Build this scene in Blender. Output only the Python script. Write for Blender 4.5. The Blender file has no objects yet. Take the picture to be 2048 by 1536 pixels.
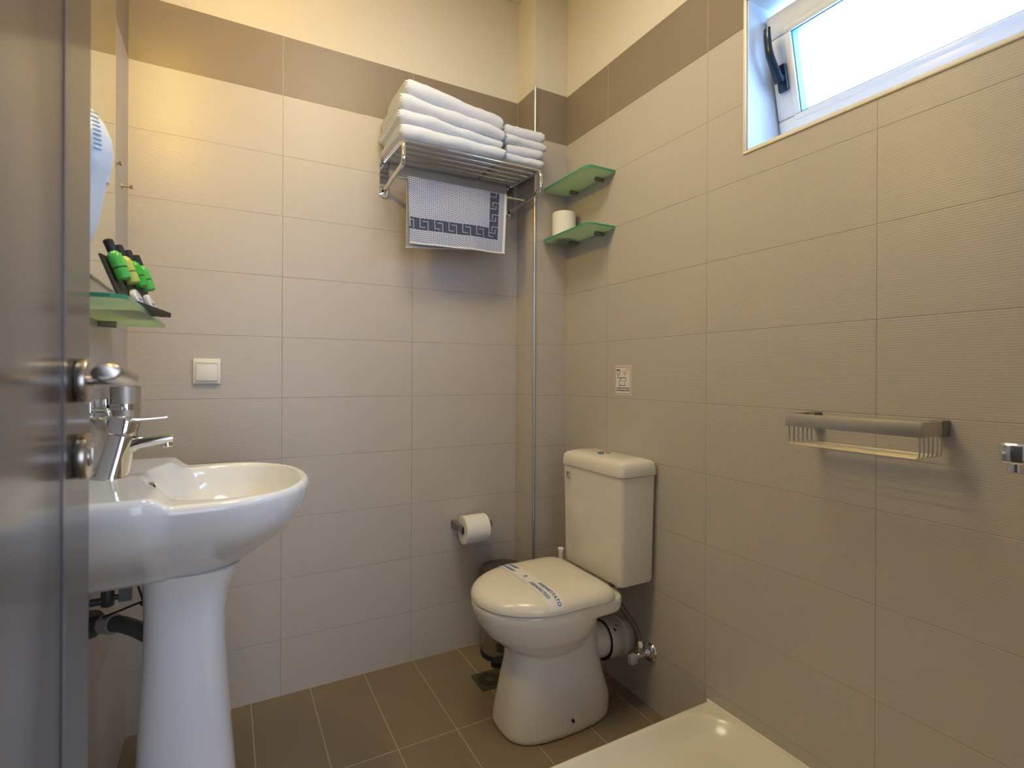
import bpy, bmesh, math, random
from mathutils import Vector, Matrix, noise
random.seed(7)
PI = math.pi
sc = bpy.context.scene
COL = sc.collection

# ------------------------------------------------------------------ camera, world, exposure
F_PX, YAW, ROLL, CYS, CAMY, CZ = 1046.88, 0.4993, -0.0045, -19.19, -1.9094, 1.0804
cam = bpy.data.cameras.new('camera'); camo = bpy.data.objects.new('camera', cam); COL.objects.link(camo)
c_, s_ = math.cos(YAW), math.sin(YAW)
cr, sr = math.cos(ROLL), math.sin(ROLL)
Rv = Vector((c_, -s_, 0)); Fv = Vector((s_, c_, 0)); Uv = Vector((0, 0, 1))
R2 = Rv*cr - Uv*sr; U2 = Rv*sr + Uv*cr
m = Matrix((R2, U2, -Fv)).transposed().to_4x4(); m.translation = Vector((0, CAMY, CZ))
camo.matrix_world = m
cam.sensor_width = 36; cam.lens = 36*F_PX/2048; cam.shift_y = CYS/2048
cam.clip_start = 0.02
cam.dof.use_dof = True; cam.dof.focus_distance = 1.75; cam.dof.aperture_fstop = 4.0
sc.camera = camo
sc.view_settings.view_transform = 'Standard'; sc.view_settings.look = 'None'
sc.view_settings.exposure = 0.05; sc.view_settings.gamma = 1.0
try: sc.view_settings.use_curve_mapping = False
except Exception: pass
W = bpy.data.worlds.new('world'); sc.world = W; W.use_nodes = True
W.node_tree.nodes['Background'].inputs[0].default_value = (0.28, 0.53, 1.0, 1)
W.node_tree.nodes['Background'].inputs[1].default_value = 34.0
LAMP_C = (1.0, 0.63, 0.07)
LAMP_E = 490.0
CEIL_E = 8.8

XL, XR, ZC = -0.2589, 1.2153, 2.62       # left wall, right wall, ceiling
YF = -1.86                                # front wall (with the doorway the camera stands in)
Z0, RH = 0.9982, 0.2029                   # tile row line and row height
ZT = Z0 + 6*RH - 0.0043                   # top of the tiles
ZD = Z0 + 5*RH                            # bottom of the dark row
BX, BY = 1.064, -0.1418                   # boxed-in pipe corner

def portal(name, loc, rot, sx, sy):
    l = bpy.data.lights.new(name, 'AREA'); l.shape = 'RECTANGLE'; l.size = sx; l.size_y = sy
    l.cycles.is_portal = True
    o = bpy.data.objects.new(name, l); COL.objects.link(o); o.location = loc; o.rotation_euler = rot
    return o
portal('window_portal', (1.43, -1.37, 1.88), (0, PI/2, 0), 0.44, 0.84)
def lamp_area(name, loc, size, energy, color, rot=(0, 0, 0)):
    l = bpy.data.lights.new(name, 'AREA'); l.shape = 'DISK'; l.size = size; l.energy = energy; l.color = color
    o = bpy.data.objects.new(name, l); COL.objects.link(o); o.location = loc; o.rotation_euler = rot
    return o
bl = lamp_area('bedroom_fill_light', (0.35, -4.74, 1.25), 2.3, 42.0, (0.86, 0.97, 1.22), (PI/2, 0, 0)); bl.data.shape = 'RECTANGLE'; bl.data.size_y = 2.3  # added fill from behind the camera, standing in for daylight; no window built
lamp_area('ceiling_fill_light', (0.45, -0.95, ZC-0.048), 0.52, CEIL_E, (1.0, 0.95, 0.74))  # added soft fill standing in for the ambient light

# ------------------------------------------------------------------ materials
def mat(name, col, rough=0.5, metal=0.0, spec=0.5, trans=0.0, ior=1.45, coat=0.0, bump=None, emit=None, sheen=0.0, alpha=1.0, aniso=0.0):
    M = bpy.data.materials.new(name); M.use_nodes = True
    nt = M.node_tree; b = nt.nodes['Principled BSDF']
    b.inputs['Base Color'].default_value = (*col, 1); b.inputs['Roughness'].default_value = rough
    b.inputs['Metallic'].default_value = metal; b.inputs['Specular IOR Level'].default_value = spec
    b.inputs['Transmission Weight'].default_value = trans; b.inputs['IOR'].default_value = ior
    b.inputs['Coat Weight'].default_value = coat; b.inputs['Coat Roughness'].default_value = 0.05
    b.inputs['Sheen Weight'].default_value = sheen
    if aniso: b.inputs['Anisotropic'].default_value = aniso
    if emit: b.inputs['Emission Color'].default_value = (*emit[0], 1); b.inputs['Emission Strength'].default_value = emit[1]
    if bump:
        sc_, st, ds = bump
        t = nt.nodes.new('ShaderNodeTexCoord'); n = nt.nodes.new('ShaderNodeTexNoise'); n.inputs['Scale'].default_value = sc_
        n.inputs['Detail'].default_value = 3
        bp = nt.nodes.new('ShaderNodeBump'); bp.inputs['Strength'].default_value = st; bp.inputs['Distance'].default_value = ds
        nt.links.new(t.outputs['Object'], n.inputs['Vector']); nt.links.new(n.outputs['Fac'], bp.inputs['Height'])
        nt.links.new(bp.outputs[0], b.inputs['Normal'])
    return M

class NB:
    def __init__(s, M): s.nt = M.node_tree
    def n(s, t, **k):
        x = s.nt.nodes.new(t)
        for a, v in k.items(): setattr(x, a, v)
        return x
    def m(s, op, a, b=None, c=None):
        x = s.nt.nodes.new('ShaderNodeMath'); x.operation = op
        for i, v in enumerate((a, b, c)):
            if v is None: continue
            if isinstance(v, (int, float)): x.inputs[i].default_value = v
            else: s.nt.links.new(v, x.inputs[i])
        return x.outputs[0]
    def mix(s, f, a, b):
        x = s.nt.nodes.new('ShaderNodeMix'); x.data_type = 'RGBA'
        for i, v in ((0, f), (6, a), (7, b)):
            if isinstance(v, (int, float)): x.inputs[i].default_value = v
            elif isinstance(v, tuple): x.inputs[i].default_value = (*v, 1)
            else: s.nt.links.new(v, x.inputs[i])
        return x.outputs[2]
    def line(s, coord, origin, period, half):
        t = s.m('DIVIDE', s.m('SUBTRACT', coord, origin), period)
        fr = s.m('FRACT', s.m('ADD', t, 1000.5))
        d = s.m('MULTIPLY', s.m('ABSOLUTE', s.m('SUBTRACT', fr, 0.5)), period)
        x = s.nt.nodes.new('ShaderNodeMapRange'); s.nt.links.new(d, x.inputs[0])
        x.inputs[1].default_value = half*0.6; x.inputs[2].default_value = half*1.4; x.inputs[3].default_value = 1; x.inputs[4].default_value = 0
        return x.outputs[0]

TILE = (0.49, 0.45, 0.42); DARK = (0.245, 0.200, 0.165); PAINT = (0.66, 0.62, 0.545)
def tile_wall(name, axis, col0, colp, ribs=True):
    """axis: 0 for walls along X, 1 for walls along Y, None for no column joints"""
    M = mat(name, TILE, 0.32, spec=0.45); B = NB(M); nt = M.node_tree; bs = nt.nodes['Principled BSDF']
    t = B.n('ShaderNodeTexCoord'); sp = B.n('ShaderNodeSeparateXYZ'); nt.links.new(t.outputs['Object'], sp.inputs[0])
    z = sp.outputs[2]
    gz = B.line(z, Z0, RH, 0.0009)
    if axis is None: gx = None
    else: gx = B.line(sp.outputs[axis], col0, colp, 0.0008)
    g = gz if gx is None else B.m('MAXIMUM', gz, gx)
    dark = B.m('MULTIPLY', B.m('GREATER_THAN', z, ZD), B.m('LESS_THAN', z, ZT))
    paint = B.m('GREATER_THAN', z, ZT)
    nz = B.n('ShaderNodeTexNoise'); nz.inputs['Scale'].default_value = 2.5; nz.inputs['Detail'].default_value = 2
    nt.links.new(t.outputs['Object'], nz.inputs['Vector'])
    tilec = B.mix(B.m('MULTIPLY', nz.outputs['Fac'], 0.15), TILE, (0.43, 0.39, 0.35))
    tilec = B.mix(B.m('MULTIPLY', g, 0.55), tilec, (0.27, 0.235, 0.20))
    gd = gx if gx is not None else 0.0
    darkc = B.mix(gd, DARK, (0.52, 0.46, 0.37)) if gx is not None else DARK
    col = B.mix(dark, tilec, darkc); col = B.mix(paint, col, PAINT)
    nt.links.new(col, bs.inputs['Base Color'])
    nt.links.new(B.m('MULTIPLY_ADD', paint, 0.48, 0.32), bs.inputs['Roughness'])
    # relief: recessed joints and the fine horizontal ribs of the tile glaze
    rib = B.m('MULTIPLY', B.m('SINE', B.m('MULTIPLY', z, 2*PI/0.0052)), 0.00012)
    h = B.m('MULTIPLY', g, -0.0010)
    if ribs: h = B.m('ADD', h, rib)
    h = B.m('MULTIPLY', h, B.m('SUBTRACT', 1.0, paint))
    h = B.m('MULTIPLY', h, B.m('SUBTRACT', 1.0, B.m('MULTIPLY', dark, 0.0 if gx is not None else 0.5)))
    bp = B.n('ShaderNodeBump'); bp.inputs['Strength'].default_value = 0.8; bp.inputs['Distance'].default_value = 1.0
    nt.links.new(h, bp.inputs['Height']); nt.links.new(bp.outputs[0], bs.inputs['Normal'])
    return M
M_back = tile_wall('tile_back', 0, 0.163, 0.45)
M_right = tile_wall('tile_right', 1, -0.8522, 0.45)
M_left = tile_wall('tile_left', 1, -0.52, 0.45)
M_boxing = tile_wall('tile_boxing', None, 0, 1)
M_front = tile_wall('tile_front', 0, 0.163, 0.45)
def floor_mat():
    M = mat('floor_tile', (0.2, 0.16, 0.12), 0.38); B = NB(M); nt = M.node_tree; bs = nt.nodes['Principled BSDF']
    t = B.n('ShaderNodeTexCoord'); sp = B.n('ShaderNodeSeparateXYZ'); nt.links.new(t.outputs['Object'], sp.inputs[0])
    g = B.m('MAXIMUM', B.line(sp.outputs[0], 0.0745, 0.1818, 0.0017), B.line(sp.outputs[1], 0.0, 0.434, 0.0017))
    nz = B.n('ShaderNodeTexNoise'); nz.inputs['Scale'].default_value = 5; nz.inputs['Detail'].default_value = 4
    nt.links.new(t.outputs['Object'], nz.inputs['Vector'])
    c = B.mix(nz.outputs['Fac'], (0.190, 0.142, 0.094), (0.245, 0.186, 0.124))
    c = B.mix(g, c, (0.40, 0.33, 0.24)); nt.links.new(c, bs.inputs['Base Color'])
    bp = B.n('ShaderNodeBump'); bp.inputs['Strength'].default_value = 0.6; bp.inputs['Distance'].default_value = 1.0
    nt.links.new(B.m('MULTIPLY', g, -0.0008), bp.inputs['Height']); nt.links.new(bp.outputs[0], bs.inputs['Normal'])
    return M
M_floor = floor_mat()
M_plaster = mat('plaster', PAINT, 0.85)
M_ceram = mat('white_ceramic', (0.83, 0.83, 0.83), 0.08, spec=0.55, coat=0.4)
M_ceram_t = mat('cream_ceramic', (0.74, 0.70, 0.62), 0.10, spec=0.55, coat=0.3)
M_seat = mat('cream_plastic', (0.74, 0.69, 0.59), 0.16, spec=0.5)
M_chrome = mat('chrome', (0.78, 0.78, 0.78), 0.06, metal=1)
M_steel = mat('brushed_steel', (0.60, 0.57, 0.53), 0.44, metal=1)
M_satin = mat('satin_nickel', (0.50, 0.46, 0.42), 0.27, metal=1)
M_dgrey = mat('dark_grey_metal', (0.22, 0.205, 0.19), 0.45, metal=0.4)
M_towel = mat('white_terry', (0.66, 0.70, 0.83), 0.95, spec=0.1, bump=(420, 0.55, 0.004), sheen=0.3)
M_paper = mat('tissue_paper', (0.80, 0.785, 0.75), 0.95, spec=0.1, bump=(300, 0.15, 0.001))
M_card = mat('cardboard', (0.30, 0.22, 0.15), 0.9)
M_white = mat('white_plastic', (0.78, 0.76, 0.72), 0.3)
M_pvc = mat('white_pvc', (0.70, 0.73, 0.76), 0.25)
M_trimw = mat('cream_trim', (0.80, 0.76, 0.64), 0.4)
M_reveal = mat('reveal_tile', (0.68, 0.69, 0.70), 0.35)
M_gasket = mat('grey_gasket', (0.10, 0.25, 0.36), 0.5)
M_handle = mat('dark_blue_grey_handle', (0.012, 0.03, 0.055), 0.22)
M_black = mat('black_plastic', (0.012, 0.012, 0.013), 0.4)
M_card_black = mat('black_card', (0.030, 0.027, 0.025), 0.6)
M_green1 = mat('green_gel', (0.10, 0.52, 0.10), 0.18, trans=0.15)
M_green2 = mat('yellow_green_gel', (0.50, 0.60, 0.14), 0.18, trans=0.15)
M_green3 = mat('deep_green_gel', (0.05, 0.45, 0.05), 0.18, trans=0.15)
M_orange = mat('orange_print', (0.75, 0.22, 0.02), 0.5)
M_blue = mat('blue_print', (0.05, 0.16, 0.45), 0.5)
M_navy = mat('navy_print', (0.05, 0.13, 0.30), 0.6)
M_grey = mat('grey_plastic', (0.20, 0.20, 0.18), 0.5)
M_pipeg = mat('grey_pipe', (0.09, 0.09, 0.08), 0.4, metal=0.3)
M_paperw = mat('band_paper', (0.74, 0.73, 0.74), 0.6)
M_print = mat('black_print', (0.03, 0.03, 0.03), 0.6)
M_printg = mat('grey_print', (0.22, 0.20, 0.17), 0.6)
M_red = mat('red_print', (0.62, 0.20, 0.17), 0.6)
M_signw = mat('sign_white', (0.76, 0.75, 0.74), 0.5)
M_shower = mat('shower_tray_acrylic', (0.76, 0.71, 0.60), 0.18, spec=0.5)
M_alu = mat('aluminium_profile', (0.58, 0.60, 0.60), 0.3, metal=0.9)
M_dryer = mat('dryer_plastic', (0.70, 0.76, 0.86), 0.28)
M_bag = mat('bin_bag', (0.65, 0.62, 0.56), 0.5)
M_mirror = mat('mirror_silver', (0.86, 0.88, 0.80), 0.0, metal=1)
M_medge = mat('mirror_edge', (0.42, 0.45, 0.38), 0.3)
M_binlid = mat('bin_lid', (0.065, 0.058, 0.052), 0.42)
M_binbody = mat('bin_steel', (0.45, 0.43, 0.40), 0.16, metal=1)
M_drain = mat('drain_steel', (0.12, 0.115, 0.09), 0.45, metal=0.6)
M_hole = mat('dark_hole', (0.01, 0.01, 0.01), 0.9)
M_inlay = mat('dark_inlay', (0.10, 0.10, 0.14), 0.25, metal=0.6)
M_bulb = mat('bulb_glass', (1, 0.9, 0.8), 0.4, emit=(LAMP_C, LAMP_E))
M_shade = mat('fill_lamp_diffuser', (0.9, 0.85, 0.78), 0.5, emit=((1, 0.78, 0.5), 2.0))  # glowing cover of the added ceiling fill
def glass_mat(name, col, rough, tint=None):
    M = mat(name, col, rough, trans=1.0, ior=1.45, spec=0.5); return M
M_fglass = bpy.data.materials.new('frosted_green_glass'); M_fglass.use_nodes = True
def _fg():
    nt = M_fglass.node_tree; b = nt.nodes['Principled BSDF']; out = nt.nodes['Material Output']
    b.inputs['Base Color'].default_value = (0.60, 0.70, 0.58, 1); b.inputs['Roughness'].default_value = 0.3
    tr = nt.nodes.new('ShaderNodeBsdfTranslucent'); tr.inputs[0].default_value = (0.60, 0.74, 0.58, 1)
    mx = nt.nodes.new('ShaderNodeMixShader'); mx.inputs[0].default_value = 0.55
    nt.links.new(b.outputs[0], mx.inputs[1]); nt.links.new(tr.outputs[0], mx.inputs[2]); nt.links.new(mx.outputs[0], out.inputs[0])
_fg()
M_gedge = mat('green_glass_edge', (0.05, 0.30, 0.16), 0.15)
M_pane = bpy.data.materials.new('window_glass'); M_pane.use_nodes = True
def _pane():
    nt = M_pane.node_tree; nt.nodes.clear(); out = nt.nodes.new('ShaderNodeOutputMaterial')
    tr = nt.nodes.new('ShaderNodeBsdfTransparent'); gl = nt.nodes.new('ShaderNodeBsdfGlossy'); gl.inputs['Roughness'].default_value = 0.0
    mx = nt.nodes.new('ShaderNodeMixShader'); mx.inputs[0].default_value = 0.06
    nt.links.new(tr.outputs[0], mx.inputs[1]); nt.links.new(gl.outputs[0], mx.inputs[2]); nt.links.new(mx.outputs[0], out.inputs[0])
_pane()
def door_mat():
    M = mat('door_laminate', (0.145, 0.115, 0.095), 0.20, spec=0.6); B = NB(M); nt = M.node_tree; bs = nt.nodes['Principled BSDF']
    t = B.n('ShaderNodeTexCoord'); mp = B.n('ShaderNodeMapping'); mp.inputs['Scale'].default_value = (60, 60, 1.2)
    nz = B.n('ShaderNodeTexNoise'); nz.inputs['Scale'].default_value = 2.0; nz.inputs['Detail'].default_value = 4
    nt.links.new(t.outputs['Object'], mp.inputs[0]); nt.links.new(mp.outputs[0], nz.inputs['Vector'])
    nt.links.new(B.mix(nz.outputs['Fac'], (0.088, 0.068, 0.056), (0.118, 0.094, 0.078)), bs.inputs['Base Color'])
    return M
M_door = door_mat()
def flex_mat():
    M = mat('braided_hose', (0.16, 0.15, 0.14), 0.4, metal=0.7); return M
M_hose = flex_mat()
def mat_fabric():
    M = mat('herringbone_terry', (0.5, 0.5, 0.55), 0.95, spec=0.1); B = NB(M); nt = M.node_tree; bs = nt.nodes['Principled BSDF']
    uv = B.n('ShaderNodeUVMap'); uv.uv_map = 'uv'; sp = B.n('ShaderNodeSeparateXYZ'); nt.links.new(uv.outputs[0], sp.inputs[0])
    u, v = sp.outputs[0], sp.outputs[1]
    per = 0.0145
    tri = B.m('ABSOLUTE', B.m('SUBTRACT', B.m('FRACT', B.m('DIVIDE', u, per)), 0.5))
    ph = B.m('FRACT', B.m('DIVIDE', B.m('ADD', v, B.m('MULTIPLY', tri, per*0.9)), 0.0068))
    st = B.m('GREATER_THAN', ph, 0.50)
    brk = B.m('LESS_THAN', B.m('ABSOLUTE', B.m('SUBTRACT', tri, 0.25)), 0.21)
    c = B.mix(B.m('MULTIPLY', st, brk), (0.57, 0.61, 0.76), (0.06, 0.08, 0.19))
    nt.links.new(c, bs.inputs['Base Color'])
    return M
M_mat = mat_fabric()
M_key = mat('navy_terry', (0.060, 0.075, 0.135), 0.95, spec=0.1)
M_keyl = mat('key_line_terry', (0.36, 0.38, 0.43), 0.95, spec=0.1)
M_hem = mat('white_hem', (0.74, 0.74, 0.80), 0.9, spec=0.1)

# ------------------------------------------------------------------ builders
def base_of(parent):
    b = Vector((0, 0, 0))
    while parent is not None: b = b + parent.location; parent = parent.parent
    return b
def ob(name, bm, material, parent=None, smooth=False, mods=None, local=False):
    me = bpy.data.meshes.new(name)
    if isinstance(material, (list, tuple)):
        for x in material: me.materials.append(x)
    else: me.materials.append(material)
    bmesh.ops.recalc_face_normals(bm, faces=bm.faces)
    if parent is not None and not local:
        bmesh.ops.translate(bm, verts=bm.verts, vec=-base_of(parent))
    bm.to_mesh(me); bm.free()
    if smooth:
        me.shade_smooth() if hasattr(me, 'shade_smooth') else None
        if smooth != 'all': me.set_sharp_from_angle(angle=math.radians(38))
    o = bpy.data.objects.new(name, me); COL.objects.link(o)
    if parent is not None: o.parent = parent
    for mod in (mods or []):
        k = o.modifiers.new(mod[0], mod[0])
        for a, v in mod[1].items(): setattr(k, a, v)
    return o
def tag(o, label=None, cat=None, group=None, kind=None):
    if label: o['label'] = label
    if cat: o['category'] = cat
    if group: o['group'] = group
    if kind: o['kind'] = kind
    return o
def thing(name, label, cat, loc, group=None):
    o = bpy.data.objects.new(name, None); COL.objects.link(o); o.location = loc; o.empty_display_size = 0.05
    return tag(o, label, cat, group)
def box(bm, lo, hi, bev=0.0, seg=2, taper=None):
    lo = Vector(lo); hi = Vector(hi)
    vs = [bm.verts.new((x, y, z)) for x in (lo.x, hi.x) for y in (lo.y, hi.y) for z in (lo.z, hi.z)]
    f = [(0,1,3,2),(4,6,7,5),(0,4,5,1),(2,3,7,6),(0,2,6,4),(1,5,7,3)]
    fs = [bm.faces.new([vs[i] for i in q]) for q in f]
    if bev > 0:
        es = list({e for a in fs for e in a.edges})
        bmesh.ops.bevel(bm, geom=es, offset=bev, segments=seg, affect='EDGES', profile=0.5)
    return bm
def loft(bm, rings, cap0=True, cap1=True, closed=True):
    R = [[bm.verts.new(p) for p in r] for r in rings]
    n = len(R[0])
    for a, b in zip(R, R[1:]):
        for i in range(n if closed else n-1):
            j = (i+1) % n
            try: bm.faces.new((a[i], a[j], b[j], b[i]))
            except ValueError: pass
    if cap0: bm.faces.new(list(reversed(R[0])))
    if cap1: bm.faces.new(R[-1])
    return R
def frame_for(t):
    t = t.normalized(); a = Vector((0, 0, 1)) if abs(t.z) < 0.9 else Vector((1, 0, 0))
    u = t.cross(a).normalized(); return u, t.cross(u).normalized()
def cyl(bm, p0, p1, r0, r1=None, seg=24, cap=True, bev=0.0):
    p0 = Vector(p0); p1 = Vector(p1); r1 = r0 if r1 is None else r1
    u, v = frame_for(p1-p0); d = (p1-p0).normalized()
    def ring(p, r): return [p + (u*math.cos(2*PI*i/seg) + v*math.sin(2*PI*i/seg))*r for i in range(seg)]
    if bev > 0:
        rs = [ring(p0, r0-bev), ring(p0+d*bev*0.3, r0-bev*0.3), ring(p0+d*bev, r0), ring(p1-d*bev, r1), ring(p1-d*bev*0.3, r1-bev*0.3), ring(p1, r1-bev)]
    else: rs = [ring(p0, r0), ring(p1, r1)]
    loft(bm, rs, cap, cap); return bm
def sphere(bm, c, r, seg=20, sc3=(1, 1, 1)):
    c = Vector(c); n = seg//2; rings = []
    for j in range(1, n):
        a = PI*j/n; rings.append([c + Vector((r*math.sin(a)*math.cos(2*PI*i/seg)*sc3[0], r*math.sin(a)*math.sin(2*PI*i/seg)*sc3[1], r*math.cos(a)*sc3[2])) for i in range(seg)])
    loft(bm, rings); return bm
def fillet(pts, rad, n=6):
    pts = [Vector(p) for p in pts]; out = [pts[0]]
    for a, b, c in zip(pts, pts[1:], pts[2:]):
        d0 = (a-b); d1 = (c-b); r = min(rad, d0.length*0.49, d1.length*0.49)
        p = b + d0.normalized()*r; q = b + d1.normalized()*r
        for i in range(n+1):
            t = i/n; out.append(p*(1-t)**2 + b*2*t*(1-t) + q*t*t)
    out.append(pts[-1]); return out
def tube(bm, pts, r, seg=12, rr=None, flat=1.0, updir=None):
    pts = [Vector(p) for p in pts]; n = len(pts)
    T = []
    for i in range(n):
        a = pts[max(i-1, 0)]; b = pts[min(i+1, n-1)]; T.append((b-a).normalized())
    u = updir.copy() if updir is not None else frame_for(T[0])[0]
    rings = []
    for i in range(n):
        u = (u - T[i]*u.dot(T[i])).normalized(); v = T[i].cross(u).normalized()
        k = rr[i] if rr else r
        rings.append([pts[i] + u*math.cos(2*PI*j/seg)*k + v*math.sin(2*PI*j/seg)*k*flat for j in range(seg)])
    loft(bm, rings); return bm
def smoothpath(pts, n=8):
    P = [Vector(p) for p in pts]; P = [P[0]*2-P[1]] + P + [P[-1]*2-P[-2]]; out = []
    for i in range(1, len(P)-2):
        for k in range(n):
            t = k/n; a, b, c, d = P[i-1:i+3]
            out.append(0.5*((2*b)+(c-a)*t+(2*a-5*b+4*c-d)*t*t+(3*b-a-3*c+d)*t**3))
    out.append(P[-2]); return out
def lathe(bm, prof, c, seg=32, axis=Vector((0, 0, 1)), u=None, caps=(True, True)):
    c = Vector(c); axis = axis.normalized(); u0, v0 = frame_for(axis)
    rings = [[c + axis*z + (u0*math.cos(2*PI*i/seg)+v0*math.sin(2*PI*i/seg))*r for i in range(seg)] for r, z in prof]
    loft(bm, rings, *caps); return bm
def nb(): return bmesh.new()
def sgn(x): return 1 if x >= 0 else -1
def superell(cx, cy, a, b, n, z, N=64, af=None, nf=None):
    """outline; af/nf: semi-axis / exponent on the -X side"""
    out = []
    for i in range(N):
        t = 2*PI*i/N; ct, st = math.cos(t), math.sin(t)
        A, E = (a, n) if ct >= 0 else (af or a, nf or n)
        out.append(Vector((cx + A*sgn(ct)*abs(ct)**(2/E), cy + b*sgn(st)*abs(st)**(2/E), z)))
    return out
def text_bm(body, size, mapf, bold=0.0, align='CENTER', shear=0.0, spacing=1.0):
    cu = bpy.data.curves.new('txt', 'FONT'); cu.body = body; cu.size = size; cu.align_x = align; cu.align_y = 'CENTER'
    cu.offset = bold; cu.resolution_u = 3; cu.shear = shear; cu.space_character = spacing
    o = bpy.data.objects.new('txt', cu); COL.objects.link(o)
    bpy.context.view_layer.update()
    dg = bpy.context.evaluated_depsgraph_get(); me = bpy.data.meshes.new_from_object(o.evaluated_get(dg))
    bm = bmesh.new(); bm.from_mesh(me)
    bmesh.ops.subdivide_edges(bm, edges=[e for e in bm.edges if e.calc_length() > size*0.5], cuts=1)
    for v in bm.verts: v.co = mapf(v.co.x, v.co.y)
    bpy.data.objects.remove(o); bpy.data.curves.remove(cu); bpy.data.meshes.remove(me)
    return bm
def merge(dst, src):
    me = bpy.data.meshes.new('tmp'); src.to_mesh(me); dst.from_mesh(me); src.free(); bpy.data.meshes.remove(me); return dst
def struct(name, bm, m, smooth=False, parent=None):
    return tag(ob(name, bm, m, parent, smooth), kind='structure')

# ------------------------------------------------------------------ room shell
T = 0.14
b = nb(); box(b, (XL-T, YF-T, -0.1), (XR+0.3, T, 0)); struct('floor', b, M_floor)
b = nb(); box(b, (XL-T, YF-T, ZC), (XR+0.3, T, ZC+0.1)); struct('ceiling', b, M_plaster)
b = nb(); box(b, (XL-T, 0, 0), (XR+0.3, T, ZC)); struct('wall_back', b, M_back)
b = nb(); box(b, (XL-T, YF, 0), (XL, 0, ZC)); struct('wall_left', b, M_left)
# right wall with window opening
WY0, WY1, WZ0, WZ1 = -1.80, -0.982, 1.680, 2.082
WX = 1.43
b = nb()
box(b, (XR, YF, 0), (WX, 0, WZ0)); box(b, (XR, YF, WZ1), (WX, 0, ZC))
box(b, (XR, WY1, WZ0), (WX, 0, WZ1)); box(b, (XR, YF, WZ0), (WX, WY0, WZ1))
struct('wall_right', b, M_right)
# boxed-in pipe in the far corner
b = nb(); box(b, (BX, BY, 0), (XR, 0, ZC)); struct('wall_boxing', b, M_boxing)
b = nb()
tube(b, [(BX-0.002, BY-0.002, 0.0), (BX-0.002, BY-0.002, ZT)], 0.0055, 12); struct('trim_1', b, M_alu, True)
# front wall with the doorway
DX0, DX1, DZ = -0.205, 0.66, 2.08
b = nb(); box(b, (XL-T, YF-T, 0), (DX0, YF, ZC)); box(b, (DX1, YF-T, 0), (XR+0.3, YF, ZC)); box(b, (DX0, YF-T, DZ), (DX1, YF, ZC))
struct('wall_front', b, M_front)
# bedroom behind the camera: plain closed walls, lit by an added area light
b = nb(); box(b, (-2.0, -4.8, -0.1), (2.8, YF-T, 0)); struct('floor_bedroom', b, mat('bedroom_floor', (0.25, 0.22, 0.19), 0.5))
b = nb(); box(b, (-2.0, -4.8, ZC), (2.8, YF-T, ZC+0.1)); struct('ceiling_bedroom', b, M_plaster)
b = nb(); box(b, (-2.1, -4.8, -0.1), (-2.0, YF-T, ZC)); struct('wall_bedroom_left', b, M_plaster)
b = nb(); box(b, (2.8, -4.8, -0.1), (2.9, YF-T, ZC)); struct('wall_bedroom_right', b, M_plaster)
b = nb(); box(b, (-2.0, YF-T-0.02, 0), (XL-T, YF-T, ZC)); box(b, (XR+0.3, YF-T-0.02, 0), (2.8, YF-T, ZC)); struct('wall_bedroom_near', b, M_plaster)
b = nb(); box(b, (-2.0, -4.9, 0), (-0.8, -4.8, ZC)); box(b, (1.5, -4.9, 0), (2.8, -4.8, ZC)); box(b, (-0.8, -4.9, 0), (1.5, -4.8, ZC))
struct('wall_bedroom_far', b, M_plaster)

# ------------------------------------------------------------------ window
wn = thing('window_1', None, None, (XR, (WY0+WY1)/2, WZ0)); wn['kind'] = 'structure'
b = nb(); w = 0.009                                  # cream edge profile on the wall face
for lo, hi in (((XR-0.004, WY0-w, WZ0-w), (XR+0.02, WY1+w, WZ0)), ((XR-0.004, WY0-w, WZ1), (XR+0.02, WY1+w, WZ1+w)),
               ((XR-0.004, WY1, WZ0), (XR+0.02, WY1+w, WZ1)), ((XR-0.004, WY0-w, WZ0), (XR+0.02, WY0, WZ1))):
    box(b, lo, hi, 0.002)
ob('window_trim', b, M_trimw, wn, True)
b = nb(); w = 0.004
box(b, (XR+0.001, WY0, WZ0), (WX-0.05, WY1, WZ0+w)); box(b, (XR+0.001, WY0, WZ1-w), (WX-0.05, WY1, WZ1))
box(b, (XR+0.001, WY1-w, WZ0), (WX-0.05, WY1, WZ1)); box(b, (XR+0.001, WY0, WZ0), (WX-0.05, WY0+w, WZ1))
ob('reveal', b, M_reveal, wn)
def frame_bm(x0, x1, y0, y1, z0, z1, w, bev=0.004):
    b = nb()
    box(b, (x0, y0, z0), (x1, y1, z0+w), bev); box(b, (x0, y0, z1-w), (x1, y1, z1), bev)
    box(b, (x0, y0, z0+w), (x1, y0+w, z1-w), bev); box(b, (x0, y1-w, z0+w), (x1, y1, z1-w), bev)
    return b
ob('window_frame', frame_bm(WX-0.055, WX-0.005, WY0+0.004, WY1-0.004, WZ0+0.004, WZ1-0.004, 0.022), M_pvc, wn, True)
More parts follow.
